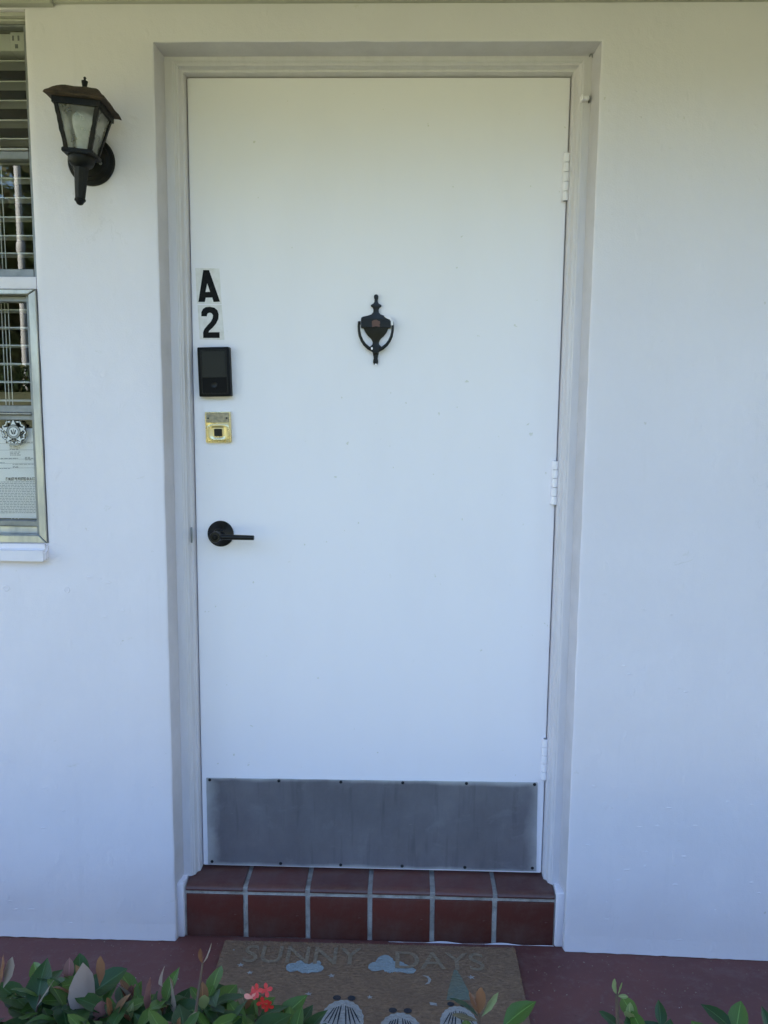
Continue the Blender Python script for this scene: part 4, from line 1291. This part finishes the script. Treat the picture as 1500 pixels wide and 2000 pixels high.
def shell(cx, cy, sc):
    out = []
    n = 26
    for k in range(n + 1):
        a = R(200 - 220 * k / n)
        q = 1.0 + (0.022 * math.cos(k * math.pi))
        out.append((cx + sc * 0.060 * math.cos(a) * q, cy + sc * (0.075 * math.sin(a) * q)))
    out += [(cx + sc * .045, cy - sc * .05), (cx, cy - sc * .058), (cx - sc * .045, cy - sc * .05)]
    lay('printed_shell', out, M_PWHITE)
    for k in range(-4, 5):
        if k == 0: continue
        x0, x1 = cx + sc * k * 0.0062, cx + sc * k * 0.0125
        y0, y1 = cy + sc * (0.056 - abs(k) * 0.003), cy - sc * (0.028 - abs(k) * 0.005)
        w = 0.0012 * sc
        lay('printed_rib', [(x0 - w, y0), (x0 + w, y0), ((x0 + x1) / 2 + w * 1.8, (y0 + y1) / 2), (x1 + w, y1), (x1 - w, y1), ((x0 + x1) / 2 - w * 1.8, (y0 + y1) / 2)], M_PDARK, 0.0022)
    for s_ in (-1, 1):
        pts = []
        for k in range(10):
            a = 2 * math.pi * k / 10
            pts.append((cx + s_ * sc * 0.021 + sc * 0.012 * math.cos(a), cy + sc * 0.082 + sc * 0.010 * math.sin(a)))
        lay('printed_glasses', pts, M_PDARK, 0.0022)
shell(-0.050, -0.268, 0.82)
shell(0.082, -0.302, 0.82)
shell(0.214, -0.268, 0.70)
lay('printed_crescent', [(0.150, -0.205), (0.166, -0.208), (0.168, -0.216), (0.152, -0.214)], M_PWHITE)

# ------------------------------------------------------------------ shrubs
def leaf_mesh(kind, shape):
    """leaf of unit length along +Y, face up +Z, folded along the midrib."""
    wmax, fold, curl, tip = shape
    prof_ = [(0.0, 0.035), (0.10, 0.22), (0.25, 0.62), (0.45, 0.95), (0.62, 1.0), (0.78, 0.82), (0.90, 0.48), (1.0, 0.03)]
    if tip: prof_ = [(0.0, 0.04), (0.12, 0.42), (0.30, 0.90), (0.48, 1.0), (0.66, 0.85), (0.82, 0.52), (0.93, 0.20), (1.0, 0.02)]
    V, F, UV = [], [], []
    for (t, w) in prof_:
        hw = w * wmax / 2
        zc = -curl * t * t
        for u in (-1, -0.5, 0, 0.5, 1):
            V.append((u * hw, t, zc + abs(u) * hw * fold + 0.012 * math.sin(t * 21 + u * 2) * abs(u) * (w > .3)))
            UV.append((0.5 + u * 0.5, t))
    for j in range(len(prof_) - 1):
        for i in range(4):
            a = j * 5 + i
            F.append((a, a + 1, a + 6, a + 5))
    me = mesh_py('leaf_' + kind, V, F, True)
    uvl = me.uv_layers.new(name='UVMap')
    for lp in me.loops: uvl.data[lp.index].uv = UV[lp.vertex_index]
    me.materials.append(LEAF_M[kind])
    return me
SHAPES = [(0.46, 0.25, 0.10, 0), (0.50, 0.35, 0.22, 1), (0.42, 0.15, -0.05, 0), (0.54, 0.20, 0.30, 1)]
LEAVES = {k: [leaf_mesh(k, s) for s in SHAPES] for k in LEAF_M}
def leaf_matrix(base, d, roll, L):
    d = d.normalized()
    x = d.cross(Vector((0, 0, 1)))
    if x.length < 1e-3: x = Vector((1, 0, 0))
    x.normalize(); z_ = x.cross(d).normalized()
    m3 = Matrix((x, d, z_)).transposed() @ Matrix.Rotation(roll, 3, 'Y')
    m4 = m3.to_4x4() @ Matrix.Diagonal((L, L, L, 1))
    m4.translation = base
    return m4
def add_leaf(parent, kind, base, d, roll, L, var=None):
    me = LEAVES[kind][random.randrange(4) if var is None else var]
    o = bpy.data.objects.new('leaf', me); COL.objects.link(o)
    o.parent = parent
    o.matrix_parent_inverse = parent.matrix_basis.inverted()
    o.matrix_basis = leaf_matrix(base, d, roll, L)
    return o

def in_front(p):
    """whether a point lies inside the picture (used only to decide which leaves are single objects)."""
    v = p - cam.matrix_world.translation
    zc = v.dot(fwd)
    if zc < 0.1: return False
    X, Y = 750 + 1528.66 * v.dot(right) / zc, 1000 - 1528.66 * v.dot(up) / zc
    return -60 < X < 1560 and Y < 2060

def shoot(plant, stems, rest, tip, base, n_nodes, Lr, young, rng, cap):
    """a stem with opposite leaf pairs; young = chance that the top pair is coloured new growth."""
    mid = base.lerp(tip, 0.55) + Vector((rng.uniform(-.03, .03), rng.uniform(-.03, .03), 0.01))
    stems.append(([base, mid, tip], [0.0045, 0.0032, 0.0017]))
    ang = rng.uniform(0, math.pi)
    axis = (tip - mid).normalized()
    for k in range(n_nodes):
        t = k / max(1, n_nodes - 1)
        p = tip - axis * (0.022 * k + 0.004) if k < 6 else tip
        ang += math.pi / 2 + rng.uniform(-.3, .3)
        top = k == 0
        is_young = top and rng.random() < young
        for s in (0, math.pi):
            a = ang + s + rng.uniform(-.25, .25)
            el = R(rng.uniform(58, 80)) if is_young else R(rng.uniform(8, 48) - 8 * t)
            d = Vector((math.cos(a) * math.cos(el), math.sin(a) * math.cos(el), math.sin(el)))
            L = rng.uniform(*Lr) * ((0.55 if is_young else 0.8) if top else 1.0)
            if is_young: kind = rng.choice(['bronze', 'bronze', 'tan', 'pink', 'lime'])
            else: kind = 'bright' if rng.random() < (0.45 if k < 2 else 0.18) else 'green'
            if in_front(p + d * L * .6) and cap[0] > 0:
                cap[0] -= 1
                add_leaf(plant, kind, p, d, rng.uniform(-.5, .5), L)
            else:
                rest.append((kind, p, d, rng.uniform(-.5, .5), L))

def finish_shrub(plant, stems, rest):
    for pts, rad in stems:
        child_world(link('stem', tube_me('stem', pts, rad, 6), M_STEM), plant)
    for kind in ('green', 'bright', 'bronze', 'tan', 'pink', 'lime'):
        items = [r for r in rest if r[0] == kind]
        if not items: continue
        V, F, UV = [], [], []
        src = LEAVES[kind]
        for (_, p, d, roll, L) in items:
            me = src[random.randrange(4)]
            mx = leaf_matrix(p, d, roll, L); o0 = len(V)
            V += [mx @ v.co for v in me.vertices]
            F += [tuple(o0 + i for i in f.vertices) for f in me.polygons]
        me = mesh_py('hidden_leaves', V, F, True); me.materials.append(LEAF_M[kind])
        o = link('foliage', me); o['kind'] = 'stuff'
        child_world(o, plant)

def shrub(label, x0, x1, y0, y1, hfun, nshoot, Lr, young, seed, group):
    rng = random.Random(seed)
    plant = thing('ixora_shrub', label, 'shrub', ((x0 + x1) / 2, (y0 + y1) / 2, -0.04), group)
    stems, rest, cap = [], [], [290]
    for i in range(nshoot):
        x, y = rng.uniform(x0, x1), rng.uniform(y0, y1)
        zt = hfun(x, y) + rng.uniform(-.045, .012)
        tip = Vector((x, y, zt))
        base = Vector((x * 0.75 + (x0 + x1) / 2 * .25 + rng.uniform(-.05, .05), -0.90 + (y + .9) * .4, -0.04))
        shoot(plant, stems, rest, tip, base, rng.choice([3, 4, 5]), Lr, young, rng, cap)
    return plant, stems, rest, rng
def hump(x, cx, w, a): return a * math.exp(-((x - cx) / w) ** 2)
GRP = 'ixora shrubs along the porch edge'
def h_left(x, y): return 0.388 + hump(x, -0.50, .1, .012) - max(0, y + .66) * 0.9
def h_mid(x, y): return 0.372 + hump(x, -0.27, .055, .055) - max(0, x + .19) * .25 - max(0, y + .68) * 0.9
def h_r1(x, y): return 0.335 - max(0, y + .70) * 0.9
def h_r2(x, y): return 0.376 + hump(x, .47, .03, .008) - max(0, y + .70) * 0.9
P1 = shrub('dense green ixora shrub with bronze young leaves in the bottom left corner', -1.05, -0.36, -1.02, -0.60, h_left, 185, (0.055, 0.088), 0.6, 11, GRP)
P2 = shrub('green ixora shrub with a red flower in front of the mat corner', -0.36, -0.09, -1.02, -0.61, h_mid, 80, (0.055, 0.086), 0.3, 12, GRP)
P3 = shrub('low ixora shrub with orange bronze leaves in front of the mat right side', 0.12, 0.34, -1.1, -0.68, h_r1, 26, (0.05, 0.075), 0.2, 13, GRP)
P4 = shrub('green ixora shrub with a thin pale sprout at the bottom right', 0.42, 1.1, -1.1, -0.66, h_r2, 95, (0.045, 0.072), 0.35, 14, GRP)
P5 = shrub('unseen low ixora shrub filling the hedge gap to block lawn light', -0.09, 0.12, -1.15, -0.82, lambda x, y: 0.30, 34, (0.05, 0.075), 0.1, 15, GRP)  # hidden shrub added in the gap to block light off the lawn
PX = [shrub('unseen ixora shrub at the far left, added to block lawn light', -2.3, -1.15, -1.15, -0.60, lambda x, y: 0.42, 110, (0.06, 0.09), 0.3, 16, GRP),
      shrub('unseen ixora shrub at the far right, added to block lawn light', 1.1, 2.3, -1.15, -0.60, lambda x, y: 0.40, 110, (0.06, 0.09), 0.3, 17, GRP)]  # both ends added out of view to keep lawn light off the lower wall
# individual leaves that stand out in the picture
def hero(P, kind, base, tip, roll=0.0, var=0):
    b_, t_ = Vector(base), Vector(tip)
    add_leaf(P[0], kind, b_, t_ - b_, roll, (t_ - b_).length, var)
hero(P1, 'pale', (-0.440, -0.705, 0.372), (-0.462, -0.690, 0.466), math.pi * .98, 1)
hero(P1, 'pink', (-0.412, -0.715, 0.345), (-0.412, -0.71, 0.415), math.pi * 1.05, 0)
hero(P1, 'tan', (-0.530, -0.70, 0.385), (-0.500, -0.70, 0.438), math.pi * 1.0, 2)
hero(P1, 'bronze', (-0.425, -0.69, 0.420), (-0.425, -0.685, 0.470), 2.7, 2)
hero(P1, 'bronze', (-0.590, -0.70, 0.42), (-0.588, -0.69, 0.474), 2.4, 2)
hero(P1, 'tan', (-0.583, -0.70, 0.42), (-0.572, -0.69, 0.468), 3.5, 2)
hero(P1, 'pink', (-0.335, -0.70, 0.375), (-0.342, -0.70, 0.446), 3.1, 0)
hero(P2, 'tan', (-0.306, -0.70, 0.376), (-0.289, -0.695, 0.446), math.pi * 1.02, 1)
hero(P2, 'tan', (-0.247, -0.70, 0.474), (-0.230, -0.695, 0.506), 2.9, 0)
hero(P2, 'bronze', (-0.247, -0.70, 0.474), (-0.254, -0.695, 0.497), 3.4, 0)
hero(P2, 'pale', (-0.315, -0.70, 0.430), (-0.318, -0.70, 0.468), 3.1, 1)
P2[1].append(([Vector((-0.26, -0.82, 0.25)), Vector((-0.252, -0.74, 0.40)), Vector((-0.247, -0.70, 0.475))], [.004, .003, .0018]))
hero(P3, 'bronze', (0.210, -0.70, 0.396), (0.212, -0.695, 0.440), 3.0, 2)
hero(P3, 'bronze', (0.210, -0.70, 0.396), (0.195, -0.69, 0.430), 3.4, 2)
hero(P3, 'lime', (0.214, -0.70, 0.392), (0.240, -0.69, 0.430), 2.9, 2)
hero(P3, 'green', (0.209, -0.70, 0.392), (0.165, -0.665, 0.402), 0.5, 0)
hero(P3, 'tan', (0.209, -0.705, 0.388), (0.165, -0.70, 0.392), 0.2, 2)
hero(P3, 'bright', (0.250, -0.70, 0.375), (0.302, -0.68, 0.412), 0.3, 1)
P3[1].append(([Vector((0.22, -0.85, 0.1)), Vector((0.212, -0.72, 0.32)), Vector((0.210, -0.70, 0.398))], [.004, .003, .0018]))
hero(P4, 'lime', (0.433, -0.70, 0.438), (0.427, -0.695, 0.464), 3.0, 0)
hero(P4, 'lime', (0.435, -0.70, 0.438), (0.441, -0.695, 0.458), 1.7, 2)
hero(P4, 'lime', (0.434, -0.70, 0.436), (0.452, -0.70, 0.435), 0.4, 2)
P4[1].append(([Vector((0.45, -0.85, 0.1)), Vector((0.434, -0.72, 0.36)), Vector((0.433, -0.70, 0.440))], [.004, .0032, .0026]))
for P in [P1, P2, P3, P4, P5] + PX: finish_shrub(P[0], P[1], P[2])

# red flower head
flower = P2[0]
def petal_me(L, w):
    V, F = [], []
    pr = [(0, .15), (.3, .7), (.6, 1), (.85, .75), (1, .2)]
    for t, q in pr:
        V += [(-q * w / 2, t * L, 0.06 * L * math.sin(t * 3)), (0, t * L, 0.02 * L), (q * w / 2, t * L, 0.06 * L * math.sin(t * 3))]
    for j in range(len(pr) - 1):
        for i in range(2):
            a = j * 3 + i; F.append((a, a + 1, a + 4, a + 3))
    return mesh_py('petal', V, F, True)
PET = petal_me(0.0108, 0.0072); PET.materials.append(M_PETAL)
PETP = petal_me(0.014, 0.009); PETP.materials.append(M_PETALPINK)
fc = Vector((-0.153, -0.70, 0.422))
for (dx, dy, dz, nx, ny, nz, pk) in [(-.004, 0, .006, -.3, -.9, .5, 0), (.010, .004, .004, .4, -.7, .6, 0), (.006, -.006, -.010, .2, -1, .1, 0), (.014, -.004, -.018, .3, -.9, -.1, 0), (-.010, .004, -.002, -.5, -.6, .6, 0)]:
    c = fc + Vector((dx, dy, dz)); nrm = Vector((nx, ny, nz)).normalized()
    ux = nrm.orthogonal().normalized(); uy = nrm.cross(ux)
    rot = random.uniform(0, 1.5)
    for k in range(4):
        a = rot + k * math.pi / 2
        d = (ux * math.cos(a) + uy * math.sin(a)) + nrm * 0.12
        d.normalize(); xx = d.cross(nrm).normalized(); zz = xx.cross(d)
        m4 = Matrix((xx, d, zz)).transposed().to_4x4(); m4.translation = c
        o = bpy.data.objects.new('petal', PET); COL.objects.link(o); o.matrix_basis = m4
        o.parent = flower; o.matrix_parent_inverse = flower.matrix_basis.inverted()
    child_world(link('flower_stalk', tube_me('flower_stalk', [c, c.lerp(fc + Vector((0, .01, -.03)), .6), fc + Vector((-0.002, 0.0, -0.04))], [.0009, .0009, .0012], 5), M_STEMRED), flower)
for (bx, tx) in (((-0.166, -0.70, 0.414), (-0.180, -0.70, 0.420)), ((-0.168, -0.70, 0.414), (-0.158, -0.70, 0.421))):
    b_, t_ = Vector(bx), Vector(tx); d = (t_ - b_).normalized(); nrm = Vector((0, -1, .4)).normalized(); xx = d.cross(nrm).normalized(); zz = xx.cross(d)
    m4 = Matrix((xx, d, zz)).transposed().to_4x4(); m4.translation = b_
    o = bpy.data.objects.new('petal', PETP); COL.objects.link(o); o.matrix_basis = m4
    o.parent = flower; o.matrix_parent_inverse = flower.matrix_basis.inverted()

# ------------------------------------------------------------------ what the window pane reflects: post and trees over the lawn; right-hand trees are unseen sky blockers
post = thing('white_post', 'slim white post reflected in the window glass', 'post', (-5.22, -9.0, 1.6))
link('shaft', lathe_me('shaft', [(0.05, 0.0), (0.045, 0.3), (0.042, 5.0)], 16), M_WHITEPOST, post)
link('collar', lathe_me('collar', [(0.05, 1.9), (0.06, 1.95), (0.06, 2.02), (0.05, 2.06)], 16), M_WHITEPOST, post)
link('cap', lathe_me('cap', [(0.06, 5.0), (0.07, 5.04), (0.03, 5.12)], 16), M_WHITEPOST, post)
rngT = random.Random(21)
def crown_mesh(rx, rz, n, seed):
    rng = random.Random(seed)
    clumps = [(Vector((rng.gauss(0, .45) * rx, rng.gauss(0, .45) * rx, rng.gauss(0, .45) * rz)), rng.uniform(.22, .42) * rx) for _ in range(22)]
    V, F = [], []
    for i in range(n):
        c, r_ = rng.choice(clumps)
        d = Vector((rng.gauss(0, 1), rng.gauss(0, 1), rng.gauss(0, .8))).normalized() * r_ * rng.uniform(.6, 1.05)
        p = c + d
        u = Vector((rng.gauss(0, 1), rng.gauss(0, 1), rng.gauss(0, .6))).normalized(); w = u.orthogonal().normalized()
        L = rng.uniform(.12, .26)
        k = len(V)
        V += [p - u * L, p + w * L * .45, p + u * L, p - w * L * .45]; F.append((k, k + 1, k + 2, k + 3))
    return mesh_py('crown', V, F)
CROWNS = [crown_mesh(3.0, 3.2, 5200, s) for s in (1, 2, 3)]
for c_ in CROWNS: c_.materials.append(M_FOLIAGE)
TREES = [(-13.5, -15.5, 1.0, 'broad leafy tree reflected at the left of the window pane'), (-8.2, -14.0, 1.05, 'leafy tree behind the white post in the window reflection'),
         (-3.5, -15.0, 0.95, 'leafy tree right of the white post in the window reflection'), (2.5, -14.0, 1.1, 'leafy tree across the lawn facing the door'),
         (8.0, -12.5, 1.15, 'unseen leafy tree right of the door, kept tall to block sky light'), (12.0, -8.0, 1.1, 'unseen leafy tree at the far right, kept tall to block sky light'),
         (-19.0, -12.0, 1.2, 'large leafy tree at the far left end of the lawn'), (-11.0, -19.0, 1.5, 'tall leafy tree in the back row of the window reflection, left'), (-5.5, -20.0, 1.5, 'tall leafy tree in the back row right behind the white post'),
         (0.0, -20.0, 1.5, 'tall leafy tree in the back row opposite the door'), (6.0, -19.0, 1.5, 'tall leafy tree in the back row to the right of the door'), (15.0, -3.0, 1.2, 'unseen leafy tree beside the house, kept tall to block sky light')]
for i, (x, y, s_, lab) in enumerate(TREES):
    t = thing('lawn_tree', lab, 'tree', (x, y, ground_h(x, y)), 'trees across the lawn')
    t.scale = (0.8, 0.8, 0.62) if x < 7 else (1.0, 1.0, 1.0)  # lowered to let in low sky light; right-hand trees left tall to block it
    tr = link('trunk', tube_me('trunk', [(0, 0, -.9), (0.1, 0.05, 1.2), (0.0, 0.1, 2.6), (.2, 0, 4.2)], [.28, .2, .16, .08], 10), M_BARK, t)
    for k in range(4):
        a = k * 1.6 + i
        link('limb', tube_me('limb', [(0.03, 0.05, 2.0), (math.cos(a) * .8, math.sin(a) * .8, 3.0), (math.cos(a) * 1.8, math.sin(a) * 1.8, 3.9)], [.10, .07, .03], 6), M_BARK, t)
    cr = link('crown', CROWNS[i % 3], None, t)
    cr.location = (0, 0, 4.0); cr.scale = (s_, s_, s_); cr.rotation_euler = (0, 0, i * 1.3)

# unseen pale house, added to bounce sunlight sideways onto the wall
nb = thing('unseen_bounce_house', 'unseen cream house added across the lawn to bounce sunlight', 'house', (-21.5, -12.0, -0.12))
M_CREAM = simple('cream_render', (0.62, 0.55, 0.43), 0.8, 0, (0.56, 0.50, 0.40), 2, 0.004, 40)
box('wall', -7.5, 7.5, -6.0, 0.0, 0.0, 3.3, M_CREAM, nb)
def nroof():
    V = [(-8, 0.6, 3.25), (8, 0.6, 3.25), (8, -6.6, 3.25), (-8, -6.6, 3.25), (-5, -3, 4.9), (5, -3, 4.9)]
    F = [(0, 1, 5, 4), (1, 2, 5), (2, 3, 4, 5), (3, 0, 4), (0, 3, 2, 1)]
    link('roof', mesh_py('roof', V, F), M_ROOFTILE, nb)
nroof()
for x in (-5.4, -2.2, 2.4, 5.2):
    w_ = box('window', x - .65, x + .65, 0.005, 0.05, 1.1, 2.4, M_WHITEPOST, nb)
    box('pane', x - .57, x + .57, 0.052, 0.056, 1.18, 2.32, M_BLACKGLOSS, w_)
dd = box('door', -0.4, 0.5, 0.005, 0.05, 0.0, 2.1, M_WHITEPOST, nb)
box('handle', 0.36, 0.42, 0.052, 0.09, 1.0, 1.04, M_BRASS, dd)

# clipped dark hedge on top of the bank, below the post in the reflection
bh = thing('bank_hedge', 'low dark clipped hedge on the bank in the window reflection', 'hedge', (-6.0, -8.5, 1.6))
rngH = random.Random(8)
V, F = [], []
for i in range(5200):
    x, y, z_ = rngH.uniform(-3.2, 3.2), rngH.uniform(-.25, .25), rngH.uniform(-.1, .36) 
    u = Vector((rngH.gauss(0, 1), rngH.gauss(0, 1), rngH.gauss(0, .6))).normalized(); w = u.orthogonal().normalized(); L_ = rngH.uniform(.03, .07); p = Vector((x, y, z_))
    k = len(V); V += [p - u * L_, p + w * L_ * .5, p + u * L_, p - w * L_ * .5]; F.append((k, k + 1, k + 2, k + 3))
o = link('foliage', mesh_py('foliage', V, F), LEAF_M['green'], bh); o['kind'] = 'stuff'

# grit and crumbs of dry leaf lying on the porch floor
rngG = random.Random(31)
V, F = [], []
for i in range(420):
    x, y = rngG.uniform(-1.2, 1.2), -abs(rngG.gauss(0, 0.16)) - 0.006
    if MX0 - .01 < x < MX1 + .01 or y < -0.42: continue
    r_ = rngG.uniform(0.0006, 0.0024); z0 = fall(x); k = len(V); a = rngG.uniform(0, 6.28)
    for q in range(4): V.append((x + r_ * math.cos(a + q * 1.57) * rngG.uniform(.6, 1.3), y + r_ * math.sin(a + q * 1.57) * rngG.uniform(.6, 1.3), z0 + 0.0003))
    V.append((x, y, z0 + r_ * .8)); F += [(k + q, k + (q + 1) % 4, k + 4) for q in range(4)]
tag(link('floor_grit', mesh_py('floor_grit', V, F), simple('grit', (0.30, 0.24, 0.19), 0.9, 0, (0.10, 0.07, 0.05), 40)), 'grit and leaf crumbs scattered along the foot of the wall', 'grit', kind='stuff')
